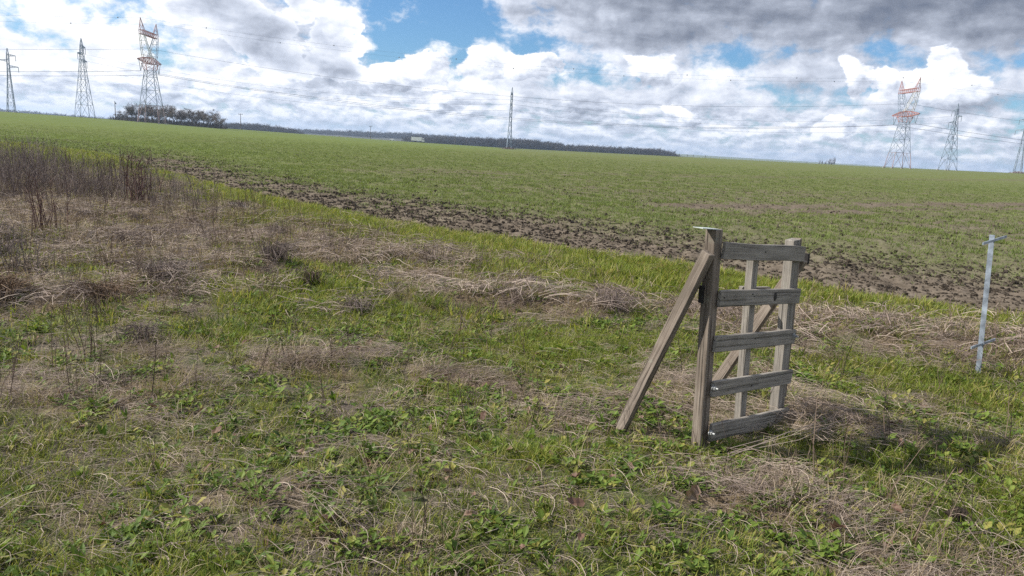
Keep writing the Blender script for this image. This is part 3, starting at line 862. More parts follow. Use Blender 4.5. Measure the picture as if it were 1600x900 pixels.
def make_small(H=39.0, wf=1.0):
    """225 kV tower with three single arms on alternating sides, along local y"""
    root = empty('lattice_pylon'); k = H / 39
    mb = MB(); lattice(mb, [(z_ * k, max(.72, w_ * wf) * k) for z_, w_ in ((0, 3.6), (6.5, 2.95), (13, 2.3), (19, 1.75), (24, 1.3))] + [(28 * k, max(.62, wf) * k)], .15, .075, skip=(0,)); mb.build('tower_body', STEEL, root)
    mb = MB(); lattice(mb, [(28 * k, max(.62, wf) * k), (31 * k, max(.6, .8 * wf) * k), (34 * k, .65 * k), (36 * k, .5 * k), (H, .06)], .13, .07); mb.build('tower_head', STEEL, root)
    for sx in (-1, 1):
        for sy in (-1, 1):
            f = MB(); f.box((sx * 3.6 * wf * k, sy * 3.6 * wf * k, .15), (.9, .9, .6)); f.build('footing', CONC, root)
    for z, sy, L in ((27.5, 1, 5.4), (31.0, -1, 4.6), (34.2, 1, 4.2)):
        a = MB(); truss(a, (0, sy * .6 * k, z * k), (0, sy * L * k, (z + .5) * k), 1.3 * k, 1.3 * k, .25, .2, 3, .11)
        ar = a.build('crossarm', STEEL, root)
        s_ = MB(); s_.bar((0, sy * L * k, (z + .4) * k), (0, sy * L * k, (z - 2.6) * k), .13, 5); s_.build('insulator_string', GLASS, ar)
    return root


def on_ground(x, y): return float(height(np.array([x]), np.array([y]))[0])


def put(o, x, y, rz):
    o.location = (x, y, on_ground(x, y) - .15); o.rotation_euler = (0, 0, rz); return o


def lpt(o, p):
    """a point of a placed pylon in the world"""
    c, s_ = math.cos(o.rotation_euler[2]), math.sin(o.rotation_euler[2])
    return Vector((o.location[0] + c * p[0] - s_ * p[1], o.location[1] + s_ * p[0] + c * p[1], o.location[2] + p[2]))


RZ = math.atan2(410 - 361, 204 + 177)
big = []
for i, (x, y, lab) in enumerate((( -177, 361, 'tall red and white lattice pylon rising from the bare grove'), (204.5, 408, 'tall red and white lattice pylon on the open field to the right'),
                                 (-560, 312, 'tall red and white lattice pylon beyond the left edge'), (590, 458, 'tall red and white lattice pylon beyond the right edge'))):
    if i == 0: bp = make_big(); o = bp
    else: o = copy_tree(bp)
    put(o, x, y, (RZ, -.03, RZ, RZ)[i]); tag(o, lab, 'pylon', 'red and white pylons'); big.append(o)
    if i == 0: o.scale = (1, 1, 1.0)
small = []
for i, (x, y, H, lab) in enumerate(((-223, 385, 39, 'slim grey lattice pylon just left of the red and white pylon by the grove'), (-6.3, 414, 33.2, 'narrow grey lattice pylon seen edge-on in the middle of the field'),
                                   (235, 414, 36, 'grey lattice pylon right of the red and white pylon'))):
    o = make_small(H, .40 if i == 1 else 1.0); put(o, x, y, RZ); tag(o, lab, 'pylon', 'grey pylons of the smaller line'); small.append((o, H / 39))
for i, (x, y, H, rz, lab) in enumerate(((-264, 390, 32, -.78, 'leftmost grey lattice pylon with arms on both sides'), (280, 424, 33, .75, 'grey lattice pylon cut by the right edge of the view'))):
    o = make_small(H, .58); put(o, x, y, rz); tag(o, lab, 'pylon', 'grey pylons with turned arms')
# nettles and bramble left uncut round two pylon feet
for (x, y, w_, lab) in ((-6.3, 413, 5.5, 'low weedy mound round the foot of the edge-on pylon'), (279.5, 422, 5.0, 'low scrub round the foot of the pylon at the right edge')):
    g = np.random.default_rng(int(abs(x))); mb = MB(); z0 = on_ground(x, y)
    for _ in range(240):
        px, py = g.normal(0, w_ * .4, 2); h = g.uniform(.4, 1.3) * math.exp(-(px * px + py * py) / (w_ * w_))
        a = g.uniform(0, 6.3); mb.bar((x + px, y + py, z0 - .1), (x + px + .3 * math.cos(a), y + py + .3 * math.sin(a), z0 + h), .12, 3, .05, g.uniform(0, 1), False)
    tag(mb.build('scrub_patch', THICK), lab, 'scrub', 'scrub round pylon feet', kind='stuff')


def cable(a, b, sag, r, label, group, nseg=40, mat=None):
    a, b = Vector(a), Vector(b); pts = []
    for i in range(nseg + 1):
        u = i / nseg; p = a.lerp(b, u); p.z -= 4 * sag * u * (1 - u); pts.append(p)
    mb = MB()
    for p, q in zip(pts, pts[1:]): mb.bar(p, q, r, 4, caps=False)
    o = mb.build('power_cable', mat or CABLE); tag(o, label, 'cable', group)
    return pts


zc, zb = 27.5, 40.0
ATT = [((0, -12.0, zc - 4.0), 'nearer lower'), ((0, 12.0, zc - 4.0), 'farther lower'), ((0, 0, zb - 5.6), 'upper middle')]
SPANS = [(0, 1, 'between the two red and white pylons', 10.5), (2, 0, 'left of the pylon by the grove', 9.5), (1, 3, 'right of the pylon on the open field', 9.5)]
ORD = ('first', 'second', 'third', 'fourth', 'fifth', 'sixth', 'seventh')
for i, j, where, sag in SPANS:
    short = {0: 'mid-span', 2: 'at far left', 1: 'at far right'}[i]
    for p, nm in ATT:
        for dy in ((-.3, .3) if 'lower' in nm else (0,)):
            q = (p[0], p[1] + dy, p[2])
            cable(lpt(big[i], q), lpt(big[j], q), sag, .055 if 'lower' in nm else .06, f'{nm} high-voltage cable {where}' if not dy else f'{nm} high-voltage cable {where}, {"near" if dy < 0 else "far"} strand', 'cables of the red and white pylons')
    for sy, nm in ((-1, 'nearer'), (1, 'farther')):
        pts = cable(lpt(big[i], (0, sy * 10.2, 46.9)), lpt(big[j], (0, sy * 10.2, 46.9)), sag * .8, .03, f'{nm} thin earth wire {where}', 'earth wires')
        ks = [k_ for k_ in range(3 if sy < 0 else 6, 40, 6) if i == 0 or (i == 2 and k_ > 26) or (i == 1 and k_ < 14)]
        for kk in ks:
            c = pts[kk]
            mb = MB(); P, F = [], []
            for a in range(5):
                th = math.pi * (a / 4); 
                for b_ in range(8): P.append((c[0] +   .30 * math.sin(th) * math.cos(b_ * .785), c[1] +   .30 * math.sin(th) * math.sin(b_ * .785), c[2] +   .30 * math.cos(th)))
            for a in range(4):
                for b_ in range(8): F.append((a * 8 + b_, a * 8 + (b_ + 1) % 8, (a + 1) * 8 + (b_ + 1) % 8, (a + 1) * 8 + b_))
            mb.add(P, F, .5); o = mb.build('marker_ball', BALL if 'BALL' in globals() else CABLE)
            tag(o, f'dark warning ball on the {nm} earth wire {short}, {ORD[kk // 6]} from the left', 'marker ball', f'warning balls on the {nm} wire {where}')
for (a, ka), (b, kb), where in ((small[0], small[1], 'left of the edge-on pylon'), (small[1], small[2], 'right of the edge-on pylon')):
    for (z, sy, L), nm in zip(((27.5, 1, 5.4), (31.0, -1, 4.6), (34.2, 1, 4.2)), ('lowest', 'middle', 'top')):
        cable(lpt(a, (0, sy * L * ka, (z - 2.6) * ka)), lpt(b, (0, sy * L * kb, (z - 2.6) * kb)), 6.5, .045, f'{nm} cable of the smaller line {where}', 'cables of the grey pylons')

# ------------------------------------------------------------------ trees without leaves
BARK = flat_mat('bark', (.085, .070, .062), .9, .1, 0, .25, 1.5)
TWIG = veg_mat('bare_twigs', [(0.0, (.065, .055, .050)), (.5, (.125, .105, .093)), (1.0, (.20, .165, .14))], .0, rough=.9, patch=25, patch_amt=.25, rand=.3)


def bare_tree(seed, H, spread, twigs=520, rt_=.020, tw=1.0):
    """trunk mesh and a crown mesh of limbs and twig sprays"""
    g = np.random.default_rng(seed); tr, cw = MB(), MB()
    th = H * g.uniform(.22, .34)
    top = np.array([g.normal(0, .03) * H, g.normal(0, .03) * H, th])
    tr.bar((0, 0, -.5), top, H * rt_, 6, H * rt_ * .75)
    ends = []
    for k in range(g.integers(5, 8)):
        a = k * 2.4 + g.normal(0, .4); ln = H * g.uniform(.28, .5); el_ = g.uniform(.45, 1.25)
        p = top.copy(); d = np.array([math.cos(a) * math.cos(el_), math.sin(a) * math.cos(el_), math.sin(el_)])
        r = H * rt_ * .45
        for s_ in range(3):
            e = p + d * ln / 2.4; d = d + g.normal(0, .22, 3) + np.array([0, 0, .12]); d /= np.linalg.norm(d)
            cw.bar(p, e, r, 4, r * .65, g.uniform(0, .4), False); r *= .65; p = e; ends.append((p.copy(), d.copy(), r))
            for _ in range(2):
                d2 = d + g.normal(0, .6, 3); d2[2] = abs(d2[2]) * .8 + .1; d2 /= np.linalg.norm(d2)
                e2 = p + d2 * ln * g.uniform(.3, .55); cw.bar(p, e2, r * .7, 3, r * .3, g.uniform(0, .5), False); ends.append((e2, d2, r * .4))
    for _ in range(twigs):
        p, d, r = ends[g.integers(len(ends))]
        d2 = d * .5 + g.normal(0, .6, 3); d2[2] += .25; d2 /= np.linalg.norm(d2)
        q = p + g.normal(0, .035, 3) * H; e = q + d2 * H * g.uniform(.06, .17)
        sd2 = np.cross(d2, g.normal(0, 1, 3)); sd2 /= np.linalg.norm(sd2) + 1e-9
        w_ = H * g.uniform(.0022, .0045) * tw; t_ = g.uniform(.2, 1)
        cw.add([q - sd2 * w_, q + sd2 * w_, e + sd2 * w_ * .2, e + g.normal(0, .02, 3) * H], [(0, 1, 2), (0, 1, 3)], t_)
    return tr, cw


TREES = []
for k in range(5):
    tr, cw = bare_tree(900 + k, 1.0, .5, 1450, tw=1.0)
    TREES.append((tr.mesh('trunk', BARK), cw.mesh('crown', TWIG)))


def tree(x, y, H, label, group, k, wide=1.0, name='bare_tree', z=None):
    r = empty(name, (x, y, (on_ground(x, y) if z is None else z)), rng.uniform(0, 6.3)); r.scale = (H * wide, H * wide, H)
    for me, nm in zip(TREES[k], ('trunk', 'crown')):
        o = bpy.data.objects.new(nm, me); COL.objects.link(o); o.parent = r
    return tag(r, label, 'tree', group)


# the grove by the left pylon: x from -232 (190 px) to -178 (340 px) at 430 m, taller on the left half
g = np.random.default_rng(77)
GR = [(-212.5, 5.6), (-209, 7.2), (-205.5, 9.6), (-201.5, 9.4), (-198, 8.6), (-194, 8.9), (-190, 9.2), (-186, 8.8), (-182, 8.6), (-178, 8.9), (-174.5, 8.4), (-170.5, 8.2), (-167, 8.4), (-163.5, 6.8)]
names_ = ['leftmost low bare tree of the grove', 'second bare tree from the left end of the grove', 'rounded bare tree left of the pylon legs in the grove', 'tall bare tree left of the pylon legs in the grove', 'bare tree just left of the pylon legs',
          'bare tree behind the left pylon legs', 'tall bare tree behind the middle of the pylon legs', 'bare tree behind the right pylon legs', 'bare tree just right of the pylon legs', 'fifth bare tree from the right end of the grove',
          'fourth bare tree from the right end of the grove', 'third bare tree from the right end of the grove', 'second bare tree from the right end of the grove', 'rightmost bare tree of the grove with a drooping round crown']
for i, ((x, H), lab) in enumerate(zip(GR, names_)):
    yy = 402 + g.uniform(-6, 14); tree(x * (yy / 402) * .995, yy, H * 1.14, lab, 'bare trees of the grove', i % 5, g.uniform(1.15, 1.45))
# brush under the grove
mb = MB()
for _ in range(2600):
    x = g.uniform(-217, -162); yy = 400 + g.uniform(-4, 16); h = g.uniform(1.0, 3.4) * (.7 + .5 * math.sin(x * .9) ** 2); z0 = on_ground(x, yy); a = g.uniform(0, 6.3)
    mb.add([(x - .22, yy, z0 - .2), (x + .22, yy, z0 - .2), (x + .9 * math.cos(a), yy + .6 * math.sin(a), z0 + h)], [(0, 1, 2)], g.uniform(0, .6))
tag(mb.build('grove_undergrowth', TWIG), 'dark brushwood filling the foot of the grove', kind='stuff')
tr_in = [tree(x, yy, H, lab, 'small far trees', k, .55, z=zz) for k, (x, yy, H, zz, lab) in enumerate(())]


FARTWIG = veg_mat('far_twigs', [(0.0, (.030, .030, .032)), (.5, (.055, .052, .052)), (1.0, (.09, .082, .075))], .0, rough=.9, patch=40, patch_amt=.25, rand=.3)


def wood(name, label, X0, X1, Y0, Y1, depth, n_, H, ztop, seed):
    """a far wood that reads as one mass: bare trees on points along a line"""
    g = np.random.default_rng(seed); u = np.sort(g.uniform(size=n_)); x = X0 + (X1 - X0) * u; y = Y0 + (Y1 - Y0) * u + g.uniform(0, depth, n_)
    x = x * (y / (Y0 + (Y1 - Y0) * u))
    z = np.interp(u, *ztop) * (y / 1000.0)
    prot = []
    for k in range(5):
        tr, cw = bare_tree(950 + k, 1.0, .5, 480, tw=1.8); tr.add(cw.v, cw.f, cw.t); prot.append(tr)
    hs = H * g.uniform(.9, 1.1, n_)
    z = z + EYE * 0 + np.where(g.uniform(size=n_) < .22, g.uniform(-.4, 1.5, n_), g.uniform(-3.2, .3, n_)) * (y / 1000.0)
    s_ = np.stack([hs * g.uniform(1.0, 1.5, n_), hs * g.uniform(1.0, 1.5, n_), hs], 1)
    rot = np.stack([np.zeros(n_), np.zeros(n_), g.uniform(0, 6.3, n_)], 1)
    return scatter(name, label, prot, FARTWIG, np.stack([x, y, z - hs], 1), rot, s_, g.integers(0, 5, n_))


# tree tops in metres at 1000 m distance, along the line (z of crowns = eye height + angle)
wood('far_wood', 'dark bare wood right behind the grove end', -405, -297, 1000, 1000, 60, 300, 15, ([0, .2, .5, .9, 1], [3.2, 4.6, 5.6, 2.2, .8]), 1)
wood('far_wood', 'low dark bare wood stretching behind the middle of the field to its tapering right end', -150, 209, 1000, 1000, 70, 900, 15, ([0, .2, .39, .5, .62, .78, .9, .96, 1], [1.2, 3.2, 6.3, 5.4, 2.4, 2.9, 3.8, 2.2, -1.6]), 2)
wood('far_wood', 'distant bluish wood on the rise behind the white lorry', -540, -60, 1750, 1750, 160, 900, 20, ([0, .3, .6, .8, 1], [.6, 2.8, 4.6, 4.2, 2.0]), 3)
wood('far_wood', 'distant bluish wood along the skyline at the far left', -1600, -900, 1800, 1800, 200, 800, 20, ([0, .4, .6, .8, 1], [5.0, 4.6, 3.4, 1.6, .2]), 4)

# far hills below the woods
hm_, n, out = new_mat('hill_cover')
pos = n.node('ShaderNodeNewGeometry').outputs['Position']
b = principled(n, n.ramp(n.noise(pos, .01, 5, .6), [(.35, (.050, .055, .045)), (.65, (.085, .085, .065))]), .95, .1)
n.t.links.new(b.outputs[0], out.inputs[0])
X = np.linspace(-2600, 1500, 160); Y = np.linspace(1500, 4200, 40)
XX, YY = np.meshgrid(X, Y); azd = np.degrees(np.arctan2(XX, YY))
ZZ = np.interp(azd, [-60, -36, -30, -24, -18, -8, -2, 4, 12, 25], [10, 4, 2, -1, -5, -1, 0, -6, -12, -25]) * sstep(1550, 2300, YY) - 14 * (1 - sstep(1500, 1800, YY)) + (fbm(XX, YY, 420, 3, 7) - .5) * 5 - 5
mb = MB(); mb.add(np.stack([XX, YY, ZZ], -1).reshape(-1, 3), [(j * 160 + i, j * 160 + i + 1, (j + 1) * 160 + i + 1, (j + 1) * 160 + i) for j in range(39) for i in range(159)], .5)
tag(mb.build('hills', hm_, None, True), 'low wooded hills on the horizon', kind='structure')

# poplars on the skyline right of the middle
for i, (px, H, lab) in enumerate(((1260, 5.5, 'lone small tree left of the poplar row'), (1280, 8, 'leftmost poplar of the far row'), (1284, 9, 'second poplar of the far row from the left'), (1290, 9, 'third poplar of the far row'), (1295, 11, 'fourth poplar of the far row'), (1298, 13, 'fifth poplar of the far row'), (1302.5, 13, 'rightmost poplar of the far row'))):
    d = fw + rt * ((px - 800) / 1155) - up * ((258 + (px - 1280) * .05 - 450) / 1155); q = d * (1100 / d.y)
    tree(q.x, 1100, H + 4, lab, 'far poplars', i % 5, .24, 'poplar_tree', z=EYE + q.z - 4)

# wooden poles along the far road
def pole(px, py0, py1, Y, lab, arm):
    d0 = fw + rt * ((px - 800) / 1155) - up * ((py0 - 450) / 1155); d1 = fw + rt * ((px - 800) / 1155) - up * ((py1 - 450) / 1155)
    a, b_ = d0 * (Y / d0.y), d1 * (Y / d1.y); x = (a.x + b_.x) / 2; z0, z1 = EYE + b_.z - 3, EYE + a.z
    r = empty('utility_pole', (x, Y, z0)); h = z1 - z0
    mb = MB(); mb.bar((0, 0, 0), (0, 0, h), .24, 6, .17); mb.build('post', POLE, r)
    if arm:
        mb = MB(); mb.box((0, 0, h - .35), (3.0, .22, .22)); mb.build('crossarm', POLE, r)
        for sx in (-1.2, 0, 1.2):
            mb = MB(); mb.bar((sx, 0, h - .25), (sx, 0, h + .35), .12, 5); mb.build('insulator', GLASS, r)
    else:
        mb = MB(); mb.box((.5, 0, h - 1.2), (.5, .3, .9)); mb.build('switch_box', STEEL, r)
    tag(r, lab, 'utility pole', 'poles along the far road')
POLE = flat_mat('pole_wood', (.12, .10, .085), .85, .2, 0, .2, 2)
pole(180, 158, 189, 430, 'thick plain pole left of the grove', False)
pole(376, 178, 203, 520, 'pole with crossarm right of the grove', True)
pole(579, 197, 215, 640, 'pole with crossarm left of the white lorry', True)
pole(711, 209, 226, 700, 'small pole with crossarm right of the white lorry', True)
pole(886, 227, 241, 700, 'short pole in front of the wood right of the edge-on pylon', False)
for px, lab in ((1074, 'small far pole just past the wood end'), (1083, 'middle of the three far poles past the wood end'), (1102, 'rightmost of the three far poles past the wood end')):
    pole(px, 241 + (px - 1074) * .06, 249, 800, lab, False)

# lorry and car on the far road
LW = flat_mat('lorry_white', (.72, .73, .74), .45, .4, 0, .05, .5); DARK = flat_mat('dark_rubber', (.03, .03, .032), .8, .2, 0, .1, 2)
GLZ = flat_mat('car_glass', (.03, .035, .04), .1, .6, 0, .05, 1); CARW = flat_mat('car_silver', (.62, .63, .64), .35, .5, .2, .05, .5)


def wheel(parent, x, y, r, w_):
    mb = MB(); mb.bar((x, y - w_ / 2, r), (x, y + w_ / 2, r), r, 14); o = mb.build('wheel', DARK, parent)
    mb = MB(); mb.bar((x, y - w_ / 2 - .02, r), (x, y + w_ / 2 + .02, r), r * .5, 10); mb.build('rim', STEEL, o)


def spot(px, py, Y):
    d = fw + rt * ((px - 800) / 1155) - up * ((py - 450) / 1155); q = d * (Y / d.y); return q.x, Y, EYE + q.z


x, y, z = spot(652, 222.4, 600); lr = empty('lorry', (x, y, z + .1), -.12)
mb = MB(); mb.box((-.6, 0, 2.55), (8.4, 2.5, 2.9)); mb.build('box_body', LW, lr)
mb = MB(); mb.box((0, 0, .95), (10.6, 1.1, .3)); mb.build('chassis', DARK, lr)
mb = MB(); cabp = [(3.75, .75), (5.6, .75), (5.65, 1.7), (5.2, 2.9), (4.7, 3.15), (3.75, 3.15)]
mb.add([(a, sy * 1.22, c) for sy in (-1, 1) for a, c in cabp], [tuple(reversed(range(6))), tuple(range(6, 12))] + [(i, (i + 1) % 6, 6 + (i + 1) % 6, 6 + i) for i in range(6)], .5); cb = mb.build('cab', LW, lr)
mb = MB(); mb.box((4.7, -1.235, 2.2), (1.0, .02, .75)); mb.build('side_window', GLZ, cb)
mb = MB(); mb.box((5.46, 0, 2.25), (.06, 2.1, .85), Matrix.Rotation(-.35, 3, 'Y')); mb.build('windscreen', GLZ, cb)
for wx in (4.5, -1.6, -3.0):
    for sy in (-1, 1): wheel(lr, wx, sy * 1.05, .5, .32)
mb = MB(); mb.box((1.2, -1.15, .75), (2.4, .05, .4)); mb.build('side_guard', STEEL, lr)
tag(lr, 'white box lorry driving on the far road before the woods', 'lorry')

x, y, z = spot(613, 219.8, 600); cr_ = empty('car', (x, y, z + .05), -.12)
prof = [(-2.1, .35), (-2.15, .8), (-1.5, 1.0), (-.9, 1.45), (.5, 1.47), (1.15, 1.0), (2.0, .82), (2.1, .35)]
mb = MB(); k = len(prof); mb.add([(a, sy * (.86 if c < 1.2 else .68), c) for sy in (-1, 1) for a, c in prof], [tuple(reversed(range(k))), tuple(range(k, 2 * k))] + [(i, (i + 1) % k, k + (i + 1) % k, k + i) for i in range(k)], .5)
bd = mb.build('body', CARW, cr_)
mb = MB(); mb.add([(-1.25, -.80, 1.05), (.95, -.80, 1.05), (.45, -.715, 1.40), (-.85, -.715, 1.40)], [(0, 1, 2, 3)], .5); mb.build('side_window', GLZ, bd)
for wx in (-1.3, 1.3):
    for sy in (-1, 1): wheel(cr_, wx, sy * .78, .32, .2)
tag(cr_, 'small pale car on the far road left of the lorry', 'car')

# ------------------------------------------------------------------ the air
hz = bpy.data.materials.new('haze_air'); hz.use_nodes = True; hz.node_tree.nodes.clear()
n = NT(hz.node_tree); out = n.node('ShaderNodeOutputMaterial'); pv = n.node('ShaderNodeVolumePrincipled')
pv.inputs['Color'].default_value = (.58, .74, 1.0, 1); pv.inputs['Density'].default_value = .00017; pv.inputs['Anisotropy'].default_value = .2
hz.node_tree.links.new(pv.outputs[0], out.inputs['Volume'])
mb = MB(); mb.box((0, 0, -5), (13000, 13000, 112)); hb_ = mb.build('haze', hz); tag(hb_, 'thin bluish haze in the air', kind='stuff')

# ================================================================== the wooden frame, the metal stake, shrubs and single leaves
def wood_mat(name, dark, mid, pale, lichen=.25):
    m_, n, out = new_mat(name)
    tcn = n.node('ShaderNodeTexCoord'); P_ = tcn.outputs['Object']
    oi = n.node('ShaderNodeObjectInfo')
    P2 = n.vmath('ADD', P_, n.vmath('MULTIPLY', (1, 1, 1), oi.outputs['Random'])) if False else P_
    sh = n.node('ShaderNodeCombineXYZ'); n.put(sh.inputs[0], n.math('MULTIPLY', oi.outputs['Random'], 9.0)); n.put(sh.inputs[1], n.math('MULTIPLY', oi.outputs['Random'], 5.0))
    P2 = n.vmath('ADD', P_, sh.outputs[0])
    gr = n.noise(n.vmath('MULTIPLY', P2, (95, 95, 3.2)), 1, 6, .62, dist=.4)
    bl = n.noise(P2, 7, 4, .6)
    v = n.math('ADD', n.math('MULTIPLY', gr, .8), n.math('MULTIPLY', bl, .4))
    c = n.ramp(v, [(.34, dark), (.52, mid), (.74, pale)])
    crack = n.maprange(n.noise(n.vmath('MULTIPLY', P2, (55, 55, 1.3)), 1, 3, .5), .58, .65)
    c = n.mix(n.math('MULTIPLY', crack, .5), c, (dark[0] * .35, dark[1] * .35, dark[2] * .35, 1))
    li = n.maprange(n.noise(P2, 16, 5, .65), .60, .72)
    c = n.mix(n.math('MULTIPLY', li, lichen), c, (.30, .32, .26, 1))
    stn = n.maprange(n.noise(n.vmath('MULTIPLY', P2, (9, 9, 2.6)), 1, 4, .6), .46, .68)
    c = n.mix(n.math('MULTIPLY', stn, .42), c, (dark[0] * .55, dark[1] * .56, dark[2] * .52, 1))
    hgt = n.math('SUBTRACT', gr, n.math('MULTIPLY', crack, .9))
    b = principled(n, c, .85, .2, normal=bump(n, hgt, .9, .005))
    n.t.links.new(b.outputs[0], out.inputs[0]); return m_


GREYW = wood_mat('weathered_grey_wood', (.115, .105, .095), (.205, .188, .168), (.30, .278, .25), .4)
BROWNW = wood_mat('weathered_brown_wood', (.085, .068, .056), (.165, .135, .112), (.255, .218, .185), .35)
GALV = flat_mat('galvanised', (.33, .38, .45), .5, .45, .5, .28, 14)
BLACKM = flat_mat('dark_iron', (.035, .033, .035), .6, .4, .4, .2, 20)
ZINC = flat_mat('zinc_bolt', (.36, .37, .38), .55, .4, .5, .1, 30)
PLATE = flat_mat('pale_plate', (.55, .60, .58), .4, .5, .2, .15, 15)


def timber(name, parent, a, b, wdir, w_, t_, mat, taper=0.0, seed=0):
    """board from a to b; wdir = direction of its width, t_ = thickness; object origin at a, local z along the board"""
    a, b, wd = Vector(a), Vector(b), Vector(wdir).normalized()
    zz = (b - a).normalized(); th = zz.cross(wd).normalized(); wd = th.cross(zz).normalized(); L = (b - a).length
    import bmesh
    g = random.Random(seed); bm = bmesh.new()
    nseg = 7; ring = []
    for i in range(nseg + 1):
        u = i / nseg; k = 1 - taper * u; ox, oy = g.uniform(-.0014, .0014), g.uniform(-.0014, .0014)
        ring.append([bm.verts.new((sx * w_ / 2 * k + ox + g.uniform(-.0007, .0007), sy * t_ / 2 * k + oy + g.uniform(-.0006, .0006), u * L + (g.uniform(-.003, .003) if i in (0, nseg) else 0))) for sx, sy in ((-1, -1), (1, -1), (1, 1), (-1, 1))])
    for r1_, r2_ in zip(ring, ring[1:]):
        for i in range(4): bm.faces.new((r1_[i], r1_[(i + 1) % 4], r2_[(i + 1) % 4], r2_[i]))
    bm.faces.new(list(reversed(ring[0]))); bm.faces.new(ring[-1])
    bmesh.ops.recalc_face_normals(bm, faces=bm.faces)
    ed = [e for e in bm.edges if abs(e.verts[0].co.z - e.verts[1].co.z) > .001 or True]
    long_ = [e for e in bm.edges if e.calc_face_angle(0) > 1.2]
    bmesh.ops.bevel(bm, geom=long_, offset=.0032, segments=1, affect='EDGES')
    me = bpy.data.meshes.new(name); bm.to_mesh(me); bm.free(); me.materials.append(mat)
    o = bpy.data.objects.new(name, me); COL.objects.link(o)
    m3 = Matrix((wd, th, zz)).transposed().to_4x4(); m3.translation = a
    o.matrix_world = m3
    if parent:
        o.parent = parent; o.matrix_parent_inverse = parent.matrix_world.inverted()
    return o


Zg = lambda x, y: on_ground(x, y)
GO = Vector((1.085, 3.855, 0)); dd = Vector((.768, .640, 0)).normalized(); nn = Vector((dd.y, -dd.x, 0))      # along the panel / towards the viewer
lean = math.radians(3.9)
pu = (Vector((0, 0, 1)) * math.cos(lean) - dd * math.sin(lean)).normalized()       # the frame leans to the left in its own plane
pr = (dd * math.cos(lean) + Vector((0, 0, 1)) * math.sin(lean) * -1).normalized()   # along the rails
frame = empty('wooden_frame', (GO.x, GO.y, 0)); bpy.context.view_layer.update()
tag(frame, 'weathered wooden five-rail frame with two slanting props, leaning in the grass', 'wooden frame')
Z0 = .0
def fp(u, v, k=0.0): return GO + pr * u + pu * v + nn * k + Vector((0, 0, Z0))
PW = .064
WID = .775
timber('post', frame, fp(0, -.12), fp(0, 1.225), pr, PW, PW, BROWNW, seed=1)
timber('post', frame, fp(WID, -.10), fp(WID, 1.196), pr, .068, .060, GREYW, seed=2)
timber('post', frame, fp(WID + .047, .22), fp(WID + .047, 1.205), pr, .018, .055, BROWNW, seed=12)['label'] = 'thin batten along the right post'
timber('middle_upright', frame, fp(.375, .0), fp(.375, 1.12), pr, .052, .046, GREYW, seed=3)
RH = .086
for i, (v0, u0, u1, hh) in enumerate(((1.118, -.005, WID + .055, .088), (.865, -.012, WID + .040, .088), (.615, -.022, WID + .035, .088), (.362, -.020, WID + .036, .088), (.108, -.010, WID + .040, .098))):
    r = timber('rail', frame, fp(u0 + .028, v0, .047 + .001 * i), fp(u1, v0, .045 + .001 * i), pu, hh, .024, GREYW, seed=20 + i)
# props: run back from the post tops to the ground
bk = -nn
def prop(u, vt, reach, side, seed, w_=.064, t_=.042):
    a = fp(u, vt) + pr * side + bk * (-.02); b_ = Vector((a.x, a.y, 0)) + bk * reach - dd * .05
    b_.z = Zg(b_.x, b_.y) - .05
    return timber('prop', frame, b_, a, dd.cross(Vector((0, 0, 1))) + Vector((0, 0, .5)), w_, t_, BROWNW, seed=seed)
prop(0, 1.105, .46, -.062, 31); prop(WID, 1.085, .52, .088, 32)
# a short tie behind the second rail
timber('back_tie', frame, fp(.56, .862, -.18), fp(.86, .856, -.18), pu, .04, .03, GREYW, seed=33)
# iron work
mb = MB(); rot = Matrix((pr, nn, pu)).transposed()
c0 = fp(-.032, 1.2265)
mb.box(c0 - pr * .035 , (.145, .062, .004), rot); o = mb.build('top_plate', PLATE); o.parent = frame; o.matrix_parent_inverse = frame.matrix_world.inverted()
def small_part(mb, name, mat, parent=frame):
    o = mb.build(name, mat); o.parent = parent; o.matrix_parent_inverse = frame.matrix_world.inverted(); return o
mb = MB(); mb.box(fp(-.043, .875, -.022), (.010, .028, .095), rot); small_part(mb, 'hinge_plate', BLACKM)
mb = MB(); mb.box(fp(WID + .128, 1.088, .012), (.012, .062, .062), rot); small_part(mb, 'end_bracket', BLACKM)
for (u, v) in ((.012, .372), (.012, .112), (WID + .012, .622)):
    mb = MB(); p = fp(u, v, .058); mb.bar(p, p + nn * .014, .012, 6); mb.bar(p + nn * .012, p + nn * .030, .006, 8); mb.bar(p - nn * .002, p + nn * .002, .017, 12); small_part(mb, 'bolt', ZINC)
for (u, v, r) in ((.045, .872, .0045), (.31, .886, .004), (.325, .872, .003), (.40, 1.122, .004), (.375, .35, .005), (.37, .63, .004)):
    mb = MB(); p = fp(u, v, .0595); mb.bar(p, p + nn * .003, r, 8); small_part(mb, 'nail_head', BLACKM)
mb = MB(); p = fp(.54, .868, .0590); K = 16
mb.add([p + pr * (.017 * math.cos(i * 6.283 / K)) + pu * (.026 * math.sin(i * 6.283 / K)) + nn * .0012 for i in range(K)] + [p + nn * .0035], [(i, (i + 1) % K, K) for i in range(K)], .5)
small_part(mb, 'knot', BLACKM)

